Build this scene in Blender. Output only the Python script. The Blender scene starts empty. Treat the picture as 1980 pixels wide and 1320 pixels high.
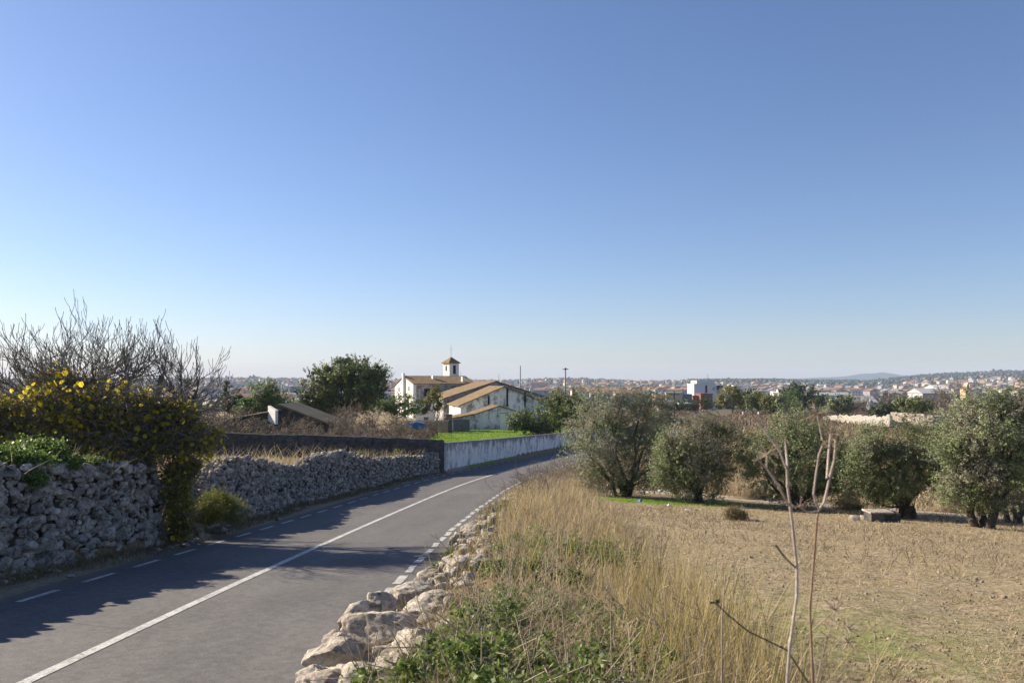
import bpy, bmesh, math
import numpy as np
from mathutils import Vector, Matrix
R = math.radians
sc = bpy.context.scene
# ---------------------------------------------------------------- camera, sky, sun, exposure
cam = bpy.data.objects.new('camera', bpy.data.cameras.new('camera'))
sc.collection.objects.link(cam); sc.camera = cam
cam.location = (0, 0, 0); cam.rotation_euler = (R(90), 0, 0)
FP = 1600.0                       # focal length in pixels of the 1980-wide photograph
cam.data.sensor_width = 36; cam.data.lens = 36 * FP / 1980; cam.data.shift_y = 78 / 1980
cam.data.clip_start = 0.05; cam.data.clip_end = 30000
cam.data.dof.use_dof = True; cam.data.dof.focus_distance = 28; cam.data.dof.aperture_fstop = 6.3
SUN_AZ, SUN_EL = R(-65), R(27)
S = Vector((math.sin(SUN_AZ) * math.cos(SUN_EL), math.cos(SUN_AZ) * math.cos(SUN_EL), math.sin(SUN_EL)))
w = bpy.data.worlds.new("World"); sc.world = w; w.use_nodes = True
nt = w.node_tree; bgn = nt.nodes['Background']
sky = nt.nodes.new('ShaderNodeTexSky'); sky.sky_type = 'NISHITA'; sky.sun_disc = False
sky.sun_elevation = SUN_EL; sky.sun_rotation = SUN_AZ; sky.altitude = 200
sky.air_density = 1.0; sky.dust_density = 0.4; sky.ozone_density = 5.0
tint = nt.nodes.new('ShaderNodeMix'); tint.data_type = 'RGBA'; tint.blend_type = 'MULTIPLY'; tint.inputs[0].default_value = 1; tint.inputs[7].default_value = (1.12, 1.0, 1.04, 1)
nt.links.new(sky.outputs[0], tint.inputs[6]); hs = nt.nodes.new('ShaderNodeHueSaturation'); hs.inputs['Saturation'].default_value = 1.02; nt.links.new(tint.outputs[2], hs.inputs['Color']); nt.links.new(hs.outputs[0], bgn.inputs[0]); bgn.inputs[1].default_value = 0.067
sun = bpy.data.objects.new('sun', bpy.data.lights.new('sun', 'SUN')); sc.collection.objects.link(sun)
sun.data.energy = 5.0; sun.data.angle = R(0.5); sun.data.color = (1, .88, .70)
sun.rotation_euler = S.to_track_quat('Z', 'Y').to_euler(); sun.location = (-40, 30, 60)
sc.view_settings.view_transform = 'Standard'; sc.view_settings.look = 'None'
sc.view_settings.exposure = 1.0; sc.view_settings.gamma = 1
sc.cycles.max_bounces = 6; sc.cycles.transparent_max_bounces = 6; sc.cycles.volume_bounces = 1

HAZE = 1.05e-4
rng = np.random.default_rng(11)
# ---------------------------------------------------------------- numeric helpers
def _h(ix, iy, iz, s):
    n = (ix.astype(np.int64) * 374761393 + iy.astype(np.int64) * 668265263 + iz.astype(np.int64) * 2147483647 + s * 1274126177) & 0xffffffff
    n = ((n ^ (n >> 13)) * 1274126177) & 0xffffffff
    n = ((n ^ (n >> 16)) * 2246822519) & 0xffffffff
    return ((n ^ (n >> 15)) & 0xffffff) / 16777215.0
def vnoise(P, s=0):
    P = np.asarray(P, float); i = np.floor(P); f = P - i; f = f * f * (3 - 2 * f)
    x, y, z = i[..., 0], i[..., 1], i[..., 2]; o = 0
    for a in (0, 1):
        for b in (0, 1):
            for c in (0, 1):
                wgt = (f[..., 0] if a else 1 - f[..., 0]) * (f[..., 1] if b else 1 - f[..., 1]) * (f[..., 2] if c else 1 - f[..., 2])
                o = o + wgt * _h(x + a, y + b, z + c, s)
    return o * 2 - 1
def fbm(P, octv=4, s=0):
    P = np.asarray(P, float); o = 0; a = .5
    for k in range(octv):
        o = o + a * vnoise(P, s + k * 17); P = P * 2.03; a *= .5
    return o
def n2(x, y, sc_, octv=3, s=0):
    x = np.asarray(x, float); y = np.asarray(y, float)
    return fbm(np.stack([x * sc_, y * sc_, np.zeros_like(x * y)], -1), octv, s)
def sm(a, b, x):
    t = np.clip((x - a) / (b - a), 0, 1); return t * t * (3 - 2 * t)

_yy = np.arange(-80, 420, 1.0)
def smooth_interp(pts, k=9):
    xs, ys = zip(*pts)
    v = np.interp(_yy, xs, ys); v = np.convolve(np.pad(v, k // 2, 'edge'), np.ones(k) / k, 'valid')
    sl0 = v[k] - v[k - 1]; sl1 = v[-k] - v[-k - 1]
    for i in range(k // 2): v[i] = v[k // 2] - sl0 * (k // 2 - i); v[-1 - i] = v[-1 - k // 2] + sl1 * (k // 2 - i)
    return lambda y: np.interp(y, _yy, v)
zr = smooth_interp([(-80, 4.1), (0, -2.3), (14.7, -3.48), (26.7, -4.44), (39, -5.14), (52, -5.72), (65, -6.3), (87, -7.15), (110, -7.7), (130, -8.2), (420, -14)])
xc = smooth_interp([(-80, -5.6), (0, -4.9), (14.7, -4.69), (26.7, -4.3), (39, -3.15), (47, -1.9), (60, .9), (70, 3.6), (87, 8.4), (110, 15.5), (420, 120)])
zi = smooth_interp([(-80, 3), (38, -4.0), (46, -4.6), (60, -5.25), (75, -5.65), (125, -7.05), (180, -7.5), (260, -9.4), (330, -11.5), (420, -14)])
zf = smooth_interp([(-80, 4.5), (0, -1.66), (38, -5.05), (50, -5.7), (70, -6.6), (100, -7.8), (140, -8.75), (200, -9.2), (260, -9.4), (330, -11.5), (420, -14)])
def wallx(y):   # road-side face of the left wall
    return np.interp(y, [-80, 0, 12, 14.5, 19.5, 21.5, 31, 34, 45, 52, 60, 420], [-12, -10.4, -9.3, -8.97, -8.2, -8.45, -8.35, -7.9, -6.3, -4.45, -2.3, -2.3])
def estwx(y):   # estate wall along the road, y>52
    return xc(y) - 3.32
DW = [(-34, 37.5), (-16.3, 45.3), (-8, 49.6), (-4.4, 52.2)]  # dark estate wall
def ybound(x): return np.interp(x, [p[0] for p in DW], [p[1] for p in DW])
def strip_edge(y): return 1.3 + .052 * y   # right edge of the rough verge
def G(x, y, detail=True):
    x = np.asarray(x, float); y = np.asarray(y, float)
    c = xc(y); road = zr(y)
    tilt = -.045 * np.clip(x, -6, 26) * (1 - sm(45, 80, y))
    right = zf(y) + tilt
    left = road + np.interp(y, [-80, 35, 50], [1.3, 1.3, .55]) + .02 * np.clip(-x - 9, 0, 40)
    inside = zi(y)
    est = ((y > ybound(x)) & (x < 3)) | (y > 52)
    lft = np.where(est, inside, left)
    wx = np.where(y > 52.2, estwx(y) - .3, wallx(y) - .45)
    tl = sm(0, 1, (x - wx) / .45)              # step under the wall core
    gap = np.exp(-((y - 20.5) / .9) ** 2) * (x > wx - 2.5)   # rubble slope where the wall is broken
    tl = np.maximum(tl, gap * sm(-2.2, 0, (x - wx)) )
    z = lft * (1 - tl) + road * tl
    verge = sm(3.3, 4.6, c - x) * (1 - sm(4.6, 5.4, c - x)) * .0
    tr = sm(3.25, 4.5, x - c)
    z = z * (1 - tr) + right * tr + verge
    if detail:
        off = 1 - (sm(3.6, 3.2, np.abs(x - c)))
        z = z + off * (n2(x, y, .35, 3, 5) * .10 + n2(x, y, 2.2, 2, 9) * .035)
    inroad = sm(3.5, 3.1, np.abs(x - c))
    z = z - .05 * inroad
    d = np.hypot(x, y)
    far = sm(250, 420, d)
    return z * (1 - far) + F(x, y) * far
RP = [(-900, 735), (300, 733), (430, 731), (560, 733), (640, 737), (760, 736), (900, 736), (1006, 735), (1050, 733), (1110, 732), (1170, 735), (1250, 738), (1320, 736), (1400, 735), (1500, 735), (1560, 737), (1680, 737), (1760, 729), (1850, 723.5), (1930, 720), (2050, 720), (2900, 728)]
def F(x, y):     # far land: a shallow basin rising to low hills
    x = np.asarray(x, float); y = np.asarray(y, float)
    d = np.hypot(x, y)
    px = np.where(y > 1, 990 + FP * x / np.maximum(y, 1), np.where(x > 0, 2900, -900)); px = np.clip(px, -900, 2900)
    yy = np.maximum(y, d * .5)
    ridge = (738 - np.interp(px, [p[0] for p in RP], [p[1] for p in RP])) / FP * 3400 - 3
    base = np.interp(d, [0, 250, 420, 600, 900, 1500], [-8, -9.4, -14, -17, -20, -19])
    t = sm(1100, 3500, yy)
    z = base * (1 - t) + ridge * t + n2(x, y, .0022, 3, 3) * 7 * t * (1 - .6 * t)
    return z - sm(3600, 6000, yy) * 40
def P(px, py, d):  return np.array([(px - 990) / FP * d, d, -(py - 738) / FP * d])
def hit(px, py, lo=2.5, hi=4000):
    d = np.geomspace(lo, hi, 3000); x = (px - 990) / FP * d; z = -(py - 738) / FP * d
    g = G(x, d, False); k = np.argmax(z < g)
    return np.array([x[k], d[k], float(g[k])])
def on(px, d):
    x = (px - 990) / FP * d; return np.array([x, d, float(G(x, d, False))])

# ---------------------------------------------------------------- mesh helpers
def mk(name, V, Fc, mat=None, parent=None, smooth=False, mi=None):
    V = np.asarray(V, np.float32); me = bpy.data.meshes.new(name)
    if isinstance(Fc, np.ndarray):
        k = Fc.shape[1]; tot = np.full(len(Fc), k, np.int32); li = Fc.ravel().astype(np.int32)
    else:
        tot = np.array([len(f) for f in Fc], np.int32); li = np.array([i for f in Fc for i in f], np.int32)
    me.vertices.add(len(V)); me.vertices.foreach_set('co', V.ravel())
    me.loops.add(len(li)); me.loops.foreach_set('vertex_index', li)
    me.polygons.add(len(tot)); me.polygons.foreach_set('loop_start', np.concatenate([[0], np.cumsum(tot)[:-1]]).astype(np.int32))
    if mi is not None: me.polygons.foreach_set('material_index', np.asarray(mi, np.int32))
    me.update(calc_edges=True); me.validate()
    me.shade_smooth() if smooth else me.shade_flat()
    for m in (mat if isinstance(mat, (list, tuple)) else [mat]):
        if m is not None: me.materials.append(m)
    o = bpy.data.objects.new(name, me); sc.collection.objects.link(o)
    if parent is not None: o.parent = parent; o.matrix_parent_inverse = Matrix.Translation(-Vector(parent.location)) if parent.rotation_euler.z == 0 else parent.matrix_basis.inverted()
    return o
def tag(o, label=None, cat=None, group=None, kind=None):
    for k, v in (('label', label), ('category', cat), ('group', group), ('kind', kind)):
        if v: o[k] = v
    return o
def thing(name, loc, label, cat, group=None):
    o = bpy.data.objects.new(name, None); sc.collection.objects.link(o); o.location = [float(v) for v in loc]; o.empty_display_size = .2
    return tag(o, label, cat, group)
class MB:
    def __init__(s): s.V = []; s.F = []; s.M = []; s.n = 0
    def add(s, V, Fc, m=0):
        V = np.asarray(V, float); s.V.append(V)
        s.F += [tuple(int(i) + s.n for i in f) for f in Fc]; s.M += [m] * len(Fc); s.n += len(V); return s
    def box(s, lo, hi, m=0, fr=None):
        x0, y0, z0 = lo; x1, y1, z1 = hi
        V = np.array([(x0, y0, z0), (x1, y0, z0), (x1, y1, z0), (x0, y1, z0), (x0, y0, z1), (x1, y0, z1), (x1, y1, z1), (x0, y1, z1)], float)
        if fr: V = fr(V)
        return s.add(V, [(0, 3, 2, 1), (4, 5, 6, 7), (0, 1, 5, 4), (1, 2, 6, 5), (2, 3, 7, 6), (3, 0, 4, 7)], m)
    def prof(s, pts, y0, y1, m=0, fr=None):   # polygon in local x-z (counter-clockwise seen from -y) extruded along y
        n = len(pts); V = np.array([(x, y0, z) for x, z in pts] + [(x, y1, z) for x, z in pts], float)
        if fr: V = fr(V)
        Fc = [tuple(range(n)), tuple(range(2 * n - 1, n - 1, -1))] + [(i, i + n, (i + 1) % n + n, (i + 1) % n) for i in range(n)]
        return s.add(V, Fc, m)
    def build(s, name, mat, parent=None, smooth=False):
        return mk(name, np.concatenate(s.V), s.F, mat, parent, smooth, s.M)
def frame(ox, oy, oz, yaw):
    c, sn = math.cos(yaw), math.sin(yaw)
    def f(V):
        V = np.asarray(V, float); return np.stack([ox + c * V[:, 0] - sn * V[:, 1], oy + sn * V[:, 0] + c * V[:, 1], oz + V[:, 2]], 1)
    return f
def norm(a): return a / np.maximum(np.linalg.norm(a, axis=-1, keepdims=True), 1e-9)
def rdir(n): return norm(rng.normal(size=(n, 3)))
def tubes(segs, n=5, name='branch', mat=None, parent=None):
    s = np.asarray(segs, float)      # p0 p1 r0 r1
    p0, p1, r0, r1 = s[:, 0:3], s[:, 3:6], s[:, 6:7], s[:, 7:8]
    d = norm(p1 - p0); ref = np.where(np.abs(d[:, 2:3]) < .9, [[0, 0, 1.]], [[1., 0, 0]])
    a = norm(np.cross(d, ref)); b = np.cross(d, a); m = len(s); V = np.zeros((m, 2 * n, 3))
    for k in range(n):
        u = a * math.cos(2 * math.pi * k / n) + b * math.sin(2 * math.pi * k / n)
        V[:, k] = p0 + u * r0; V[:, n + k] = p1 + u * r1 + d * r1 * .3
    q = np.array([(k, (k + 1) % n, n + (k + 1) % n, n + k) for k in range(n)])
    Fc = (q[None] + (np.arange(m) * 2 * n)[:, None, None]).reshape(-1, 4)
    return mk(name, V.reshape(-1, 3), Fc, mat, parent, True)
def leafmesh(C, L, W, flat=0.0, out=None):     # diamond leaves at C
    n = len(C)
    if out is None: a = rdir(n); b = norm(np.cross(a, rdir(n)))
    else: nr = norm(rdir(n) * .75 + out * .75 + [0, 0, .3]); a = norm(np.cross(nr, rdir(n))); b = np.cross(nr, a)
    if flat: 
        a[:, 2] *= 1 - flat; a = norm(a); b[:, 2] *= 1 - flat; b = norm(b)
    L = L * rng.uniform(.6, 1.4, (n, 1)); W = W * rng.uniform(.7, 1.3, (n, 1))
    V = np.stack([C - a * L / 2, C + b * W / 2 + a * L * .08, C + a * L / 2, C - b * W / 2 + a * L * .08], 1)
    Fc = np.arange(4 * n).reshape(n, 4)
    return V.reshape(-1, 3), Fc
def blades(B, H, lean, W, bend=.5):      # ribbon stalks: base, height, lean xy, width
    n = len(B); H = np.broadcast_to(np.asarray(H, float).reshape(-1, 1), (n, 1)); W = np.broadcast_to(np.asarray(W, float).reshape(-1, 1), (n, 1))
    az = rng.uniform(0, 2 * np.pi, n); side = np.stack([np.cos(az), np.sin(az), 0 * az], 1)
    ln = np.concatenate([lean, np.zeros((n, 1))], 1); up = np.array([[0, 0, 1.]])
    rows = []
    for t, wf in ((0, 1), (.4, .9), (.75, .65), (1, .15)):
        c = B + up * H * t * (1 - .12 * t) + ln * H * (t * (1 - bend) + bend * t * t)
        rows += [c - side * W * wf / 2, c + side * W * wf / 2]
    V = np.stack(rows, 1); q = np.array([(0, 1, 3, 2), (2, 3, 5, 4), (4, 5, 7, 6)])
    Fc = (q[None] + (np.arange(n) * 8)[:, None, None]).reshape(-1, 4)
    return V.reshape(-1, 3), Fc
_ico = {}
def ico(sub):
    if sub not in _ico:
        bm = bmesh.new(); bmesh.ops.create_icosphere(bm, subdivisions=sub, radius=1)
        bm.verts.ensure_lookup_table()
        _ico[sub] = (np.array([v.co[:] for v in bm.verts]), np.array([[v.index for v in f.verts] for f in bm.faces])); bm.free()
    return _ico[sub]
def rockverts(size, seed, sub=3, facets=11, rough=.20, tilt=1.0):
    r = np.random.default_rng(seed); V, Fc = ico(sub); V = V.copy()
    for k in range(facets):
        nn = norm(r.normal(size=3)); o = r.uniform(.48, .85)
        d = V @ nn - o; V -= np.maximum(d, 0)[:, None] * nn * .92
    V *= (1 + rough * 1.3 * fbm(V * 1.4 + seed * 3.1, 3, seed))[:, None]
    if sub >= 4: 
        nn = fbm(V * 3.2 + seed, 4, seed + 5); V *= (1 + .16 * nn - .10 * np.maximum(0, vnoise(V * 6 + seed, 3)) ** 2)[:, None]
    a, b, c = r.uniform(-.5, .5) * tilt, r.uniform(-.4, .4) * tilt, r.uniform(0, 6.28) * (1 if tilt == 1 else .1)
    V = V * np.asarray(size)
    Rm = np.array((Matrix.Rotation(c, 3, 'Z') @ Matrix.Rotation(a, 3, 'X') @ Matrix.Rotation(b, 3, 'Y')))
    return V @ Rm.T, Fc
_rk = {}
def rockpile(name, items, mat, parent=None, sub=2, nvar=24):   # items: center(3), size(3)
    Vs = []; Fs = []; n = 0
    for i, (c, s) in enumerate(items):
        key = (sub, i % nvar)
        if key not in _rk: _rk[key] = rockverts((1, 1, 1), 100 + i % nvar, sub)
        V, Fc = _rk[key]; a = rng.uniform(0, 6.28); ca, sa = math.cos(a), math.sin(a)
        V = np.stack([ca * V[:, 0] - sa * V[:, 1], sa * V[:, 0] + ca * V[:, 1], V[:, 2]], 1) * np.asarray(s) + np.asarray(c)
        Vs.append(V); Fs.append(Fc + n); n += len(V)
    return mk(name, np.concatenate(Vs), np.concatenate(Fs), mat, parent, True)

# ---------------------------------------------------------------- materials
class N:
    def __init__(s, name):
        s.m = bpy.data.materials.new(name); s.m.use_nodes = True; s.t = s.m.node_tree; s.b = s.t.nodes['Principled BSDF']; s.b.inputs['Specular IOR Level'].default_value = .25
        s.co = s.t.nodes.new('ShaderNodeTexCoord').outputs['Object']
    def n(s, ty, **k):
        o = s.t.nodes.new(ty)
        for a, v in k.items(): setattr(o, a, v)
        return o
    def l(s, a, b): s.t.links.new(a, b)
    def noise(s, scale, detail=4, vec=None, rough=.55, scl=None):
        o = s.n('ShaderNodeTexNoise'); o.inputs['Scale'].default_value = scale; o.inputs['Detail'].default_value = detail; o.inputs['Roughness'].default_value = rough
        v = vec or s.co
        if scl:
            mp = s.n('ShaderNodeMapping'); mp.inputs['Scale'].default_value = scl; s.l(v, mp.inputs[0]); v = mp.outputs[0]
        s.l(v, o.inputs['Vector']); return o.outputs['Fac']
    def voro(s, scale, feat='F1', scl=None):
        o = s.n('ShaderNodeTexVoronoi', feature=feat); o.inputs['Scale'].default_value = scale; s.l(s.co, o.inputs['Vector']); return o.outputs[0]
    def ramp(s, fac, stops):
        o = s.n('ShaderNodeValToRGB'); e = o.color_ramp.elements
        while len(e) < len(stops): e.new(.5)
        for el, (p, c) in zip(e, stops): el.position = p; el.color = (*c, 1) if len(c) == 3 else c
        s.l(fac, o.inputs[0]); return o.outputs[0]
    def mix(s, fac, a, b, blend='MIX'):
        o = s.n('ShaderNodeMix', data_type='RGBA', blend_type=blend)
        for v, i in ((fac, 0), (a, 6), (b, 7)):
            if hasattr(v, 'links'): s.l(v, o.inputs[i])
            else: o.inputs[i].default_value = v if i == 0 else (*v, 1)
        return o.outputs[2]
    def math(s, op, a, b=0.0, clamp=False):
        o = s.n('ShaderNodeMath', operation=op, use_clamp=clamp)
        for v, i in ((a, 0), (b, 1)):
            if hasattr(v, 'links'): s.l(v, o.inputs[i])
            else: o.inputs[i].default_value = v
        return o.outputs[0]
    def bump(s, h, strength=.5, dist=.02):
        o = s.n('ShaderNodeBump'); o.inputs['Strength'].default_value = strength; o.inputs['Distance'].default_value = dist
        s.l(h, o.inputs['Height']); s.l(o.outputs[0], s.b.inputs['Normal'])
    def col(s, c, rough=.9):
        s.l(c, s.b.inputs['Base Color']) if hasattr(c, 'links') else setattr(s.b.inputs['Base Color'], 'default_value', (*c, 1))
        s.b.inputs['Roughness'].default_value = rough; return s.m
def leafmat(name, cols, var=1.2, rough=.55, trans=.3, nscale=.9):
    k = N(name); g = k.n('ShaderNodeNewGeometry'); rnd = g.outputs['Random Per Island']
    nz = k.noise(nscale, 3)
    f = k.math('ADD', k.math('MULTIPLY', rnd, .55), k.math('MULTIPLY', k.math('SUBTRACT', nz, .25), .9), True)
    st = [(i / max(1, len(cols) - 1), c) for i, c in enumerate(cols)]
    c = k.ramp(f, st); k.col(c, rough); k.b.inputs['Specular IOR Level'].default_value = .35
    tr = k.n('ShaderNodeBsdfTranslucent'); k.l(c, tr.inputs[0]); mx = k.n('ShaderNodeMixShader'); mx.inputs[0].default_value = trans
    out = k.t.nodes['Material Output']; k.l(k.b.outputs[0], mx.inputs[1]); k.l(tr.outputs[0], mx.inputs[2]); k.l(mx.outputs[0], out.inputs[0])
    return k.m
def simple(name, c1, c2, scale=2, rough=.9, bump=.3, bs=None, dist=.02, scl=None):
    k = N(name); f = k.noise(scale, 5, scl=scl); c = k.ramp(f, [(.3, c1), (.7, c2)]); k.col(c, rough)
    if bump: k.bump(k.noise(bs or scale * 6, 4), bump, dist)
    return k.m
M = {}
def asphalt():
    k = N('asphalt'); a = k.noise(.35, 3); b = k.noise(60, 3, rough=.8); c = k.noise(.9, 5, rough=.65, scl=(1, .3, 1)); u = k.n('ShaderNodeAttribute', attribute_name='off').outputs['Fac']
    base = k.ramp(a, [(.3, (.110, .106, .104)), (.7, (.143, .137, .133))])
    base = k.mix(k.math('MULTIPLY', k.ramp(c, [(.42, (0, 0, 0)), (.68, (1, 1, 1))]), .45), base, (.088, .084, .082))
    au = k.math('ABSOLUTE', u); wp = k.math('ABSOLUTE', k.math('SUBTRACT', k.math('ABSOLUTE', k.math('SUBTRACT', au, 1.4)), .72))
    base = k.mix(k.math('MULTIPLY', k.ramp(wp, [(0, (1, 1, 1)), (.32, (0, 0, 0))]), .28), base, (.16, .15, .14))
    base = k.mix(.8, base, k.ramp(k.noise(7, 6, rough=.8), [(.35, (.72, .72, .72)), (.5, (1, 1, 1)), (.65, (1.28, 1.27, 1.25))]), 'MULTIPLY')
    base = k.mix(.6, base, k.ramp(b, [(.3, (.3, .3, .3)), (.5, (1, 1, 1)), (.72, (2.0, 1.95, 1.9))]), 'MULTIPLY')
    vo = k.n('ShaderNodeTexVoronoi', feature='DISTANCE_TO_EDGE'); vo.inputs['Scale'].default_value = .33; mp = k.n('ShaderNodeMix', data_type='VECTOR'); mp.inputs[0].default_value = .25; nz = k.n('ShaderNodeTexNoise'); nz.inputs['Scale'].default_value = 1.5
    k.l(k.co, mp.inputs[4]); k.l(nz.outputs['Color'], mp.inputs[5]); k.l(mp.outputs[1], vo.inputs['Vector'])
    base = k.mix(k.math('MULTIPLY', k.ramp(vo.outputs[0], [(0, (1, 1, 1)), (.004, (0, 0, 0))]), .12), base, (.03, .03, .03))
    ed = k.math('ADD', au, k.math('MULTIPLY', k.noise(2.5, 5, rough=.7), .55)); base = k.mix(k.math('MULTIPLY', k.ramp(k.math('MULTIPLY', ed, .25), [(.775, (0, 0, 0)), (.86, (1, 1, 1))]), .8), base, (.20, .165, .12))
    k.bump(b, .5, .006); return k.col(base, .85)
M['asphalt'] = asphalt()
def paint():
    k = N('road_paint'); b = k.noise(22, 6, rough=.8); c_ = k.noise(2.2, 4); f = k.math('ADD', k.math('MULTIPLY', b, .75), k.math('MULTIPLY', c_, .25))
    c = k.ramp(f, [(.38, (.13, .125, .12)), (.45, (.36, .35, .33)), (.55, (.58, .57, .545)), (.8, (.68, .67, .64))]); k.bump(b, .4, .005); return k.col(c, .7)
M['paint'] = paint()
def groundmat():
    k = N('ground'); at = lambda n: k.n('ShaderNodeAttribute', attribute_name=n).outputs['Fac']
    n1 = k.noise(1.1, 5, rough=.65); n3 = k.noise(9, 5, rough=.7); n4 = k.noise(35, 4, rough=.75)
    soil = k.ramp(n3, [(.32, (.15, .11, .065)), (.48, (.35, .265, .165)), (.7, (.56, .455, .31))])
    soil = k.mix(k.math('MULTIPLY', k.ramp(n1, [(.45, (0, 0, 0)), (.7, (1, 1, 1))]), .5), soil, (.33, .28, .13))
    soil = k.mix(.6, soil, k.ramp(n4, [(.35, (.25, .25, .25)), (.5, (1, 1, 1)), (.66, (1.7, 1.65, 1.6))]), 'MULTIPLY')
    dry = k.ramp(n3, [(.25, (.11, .08, .045)), (.5, (.24, .18, .10)), (.75, (.36, .28, .16))])
    grn = k.ramp(n3, [(.25, (.08, .13, .02)), (.5, (.16, .24, .03)), (.8, (.26, .33, .06))])
    far = k.ramp(k.noise(.012, 6, rough=.7), [(.3, (.035, .05, .03)), (.48, (.07, .075, .045)), (.6, (.17, .145, .10)), (.72, (.06, .08, .035))])
    dirt = k.ramp(n3, [(.3, (.26, .21, .15)), (.7, (.42, .36, .27))])
    c = k.mix(at('soil'), dry, soil); c = k.mix(at('dirt'), c, dirt)
    gm = k.math('MULTIPLY', at('green'), k.math('ADD', k.ramp(k.noise(2.4, 5, rough=.7), [(.38, (0, 0, 0)), (.55, (1, 1, 1))]), k.math('SUBTRACT', at('green'), .55)), True)
    c = k.mix(gm, c, grn); c = k.mix(at('far'), c, far)
    h = k.math('ADD', k.math('MULTIPLY', n3, .6), k.math('MULTIPLY', n4, .4)); k.bump(h, .9, .09)
    return k.col(c, .95)
M['ground'] = groundmat()
def stone(name, c1, c2, c3, sc_=3.0, lichen=(.03, .03, .028)):
    k = N(name); a = k.noise(sc_, 6, rough=.65); b = k.noise(sc_ * 7, 5, rough=.7); rnd = k.n('ShaderNodeNewGeometry').outputs['Random Per Island']
    c = k.ramp(a, [(.28, c1), (.5, c2), (.72, c3)])
    c = k.mix(.5, c, k.ramp(rnd, [(0, (.55, .55, .56)), (.5, (1, .98, .95)), (1, (1.45, 1.38, 1.28))]), 'MULTIPLY')
    c = k.mix(k.ramp(k.noise(sc_ * 2.3, 6, rough=.75), [(.52, (0, 0, 0)), (.62, (.8, .8, .8))]), c, lichen)
    c = k.mix(.5, c, k.ramp(b, [(.3, (.5, .5, .5)), (.5, (1, 1, 1)), (.75, (1.5, 1.5, 1.5))]), 'MULTIPLY')
    k.bump(k.math('ADD', k.math('MULTIPLY', a, .5), b), .9, .05); return k.col(c, .93)
M['wallstone'] = stone('wall_stone', (.13, .12, .11), (.36, .335, .30), (.64, .60, .54), 4)
M['rock'] = stone('limestone', (.17, .15, .125), (.42, .375, .315), (.68, .63, .55), 3.2, (.07, .065, .06))
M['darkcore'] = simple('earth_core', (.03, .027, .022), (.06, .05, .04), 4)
M['darkwall'] = stone('dark_wall_plaster', (.04, .038, .038), (.085, .08, .077), (.14, .13, .12), 2.0)
def whitewash(name, stain=.5, white=(.60, .59, .57)):
    k = N(name); big = k.noise(.8, 6, rough=.72); st = k.noise(1.6, 5, rough=.7, scl=(1, 1, .22)); b = k.noise(5, 6, rough=.75)
    c = k.ramp(b, [(.3, tuple(v * .78 for v in white)), (.6, white)])
    f = k.math('ADD', k.math('ADD', k.math('MULTIPLY', big, .45), k.math('MULTIPLY', st, .3)), k.math('MULTIPLY', b, .25))
    f = k.math('ADD', f, k.math('MULTIPLY', k.math('POWER', k.n('ShaderNodeAttribute', attribute_name='hgt').outputs['Fac'], 5.0), .12))
    f = k.ramp(f, [(.56 - stain * .10, (0, 0, 0)), (.64 - stain * .10, (1, 1, 1))])
    c = k.mix(k.math('MULTIPLY', f, .85), c, (.13, .12, .11)); k.bump(b, .6, .03)
    return k.col(c, .9)
M['whitewall'] = whitewash('stained_whitewash', .5, (.80, .79, .76))
M['barnwall'] = whitewash('flaking_whitewash', .8, (.80, .79, .77))
M['housewhite'] = whitewash('whitewash', -.6, (.82, .80, .74))
M['stainwall'] = whitewash('damp_whitewash', .9, (.5, .49, .47))
def tiles(name, c1, c2, c3):
    k = N(name); w_ = k.n('ShaderNodeTexWave', wave_type='BANDS', bands_direction='X'); w_.inputs['Scale'].default_value = 1.6; w_.inputs['Distortion'].default_value = .6
    k.l(k.co, w_.inputs['Vector']); c = k.ramp(k.noise(1.3, 6, rough=.75), [(.3, c1), (.5, c2), (.7, c3)])
    c = k.mix(.5, c, k.ramp(k.noise(9, 4), [(.35, (.5, .5, .5)), (.6, (1.3, 1.3, 1.3))]), 'MULTIPLY')
    k.bump(w_.outputs['Fac'], .8, .08); return k.col(c, .9)
M['roof'] = tiles('old_roof_tiles', (.12, .08, .045), (.24, .165, .085), (.36, .27, .15))
M['bark'] = simple('bark', (.05, .042, .034), (.12, .10, .08), 6, bump=.8, bs=30)
M['figbark'] = simple('pale_bark', (.12, .105, .09), (.24, .215, .185), 5, bump=.4)
M['twig'] = simple('dry_twig', (.13, .105, .085), (.26, .22, .18), 5, bump=0)
M['stalk'] = simple('dry_stalk', (.26, .19, .13), (.46, .38, .29), 12, bump=.3)
M['olive'] = leafmat('olive_leaf', [(.05, .07, .028), (.14, .18, .07), (.26, .30, .135), (.38, .40, .23)], trans=0.2)
M['olivegrey'] = leafmat('olive_leaf_grey', [(.09, .095, .055), (.22, .215, .14), (.35, .32, .24), (.45, .41, .33)], trans=0.22)
M['pine'] = leafmat('dense_leaf', [(.04, .07, .02), (.11, .15, .04), (.20, .235, .065), (.31, .32, .10)], trans=0.3, nscale=.5)
M['bright'] = leafmat('bright_leaf', [(.05, .10, .02), (.10, .18, .035), (.18, .28, .06)], trans=0.4, nscale=.7)
M['yellowgreen'] = leafmat('yellow_green_leaf', [(.08, .085, .02), (.19, .20, .045), (.32, .28, .07)], trans=0.4)
M['darkgreen'] = leafmat('dark_leaf', [(.025, .045, .015), (.06, .09, .03), (.11, .14, .05)], trans=0.3)
M['vine'] = leafmat('vine_leaf', [(.06, .055, .02), (.17, .16, .05), (.30, .30, .07), (.48, .40, .09)], trans=0.5, nscale=1.5)
M['yellow'] = leafmat('yellow_autumn_leaf', [(.42, .30, .015), (.62, .50, .02), (.70, .60, .06)], trans=0.6, nscale=2)
M['ivy'] = leafmat('ivy_leaf', [(.05, .09, .02), (.13, .20, .04), (.26, .34, .10)], trans=0.4, rough=.4, nscale=2.5)
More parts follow.
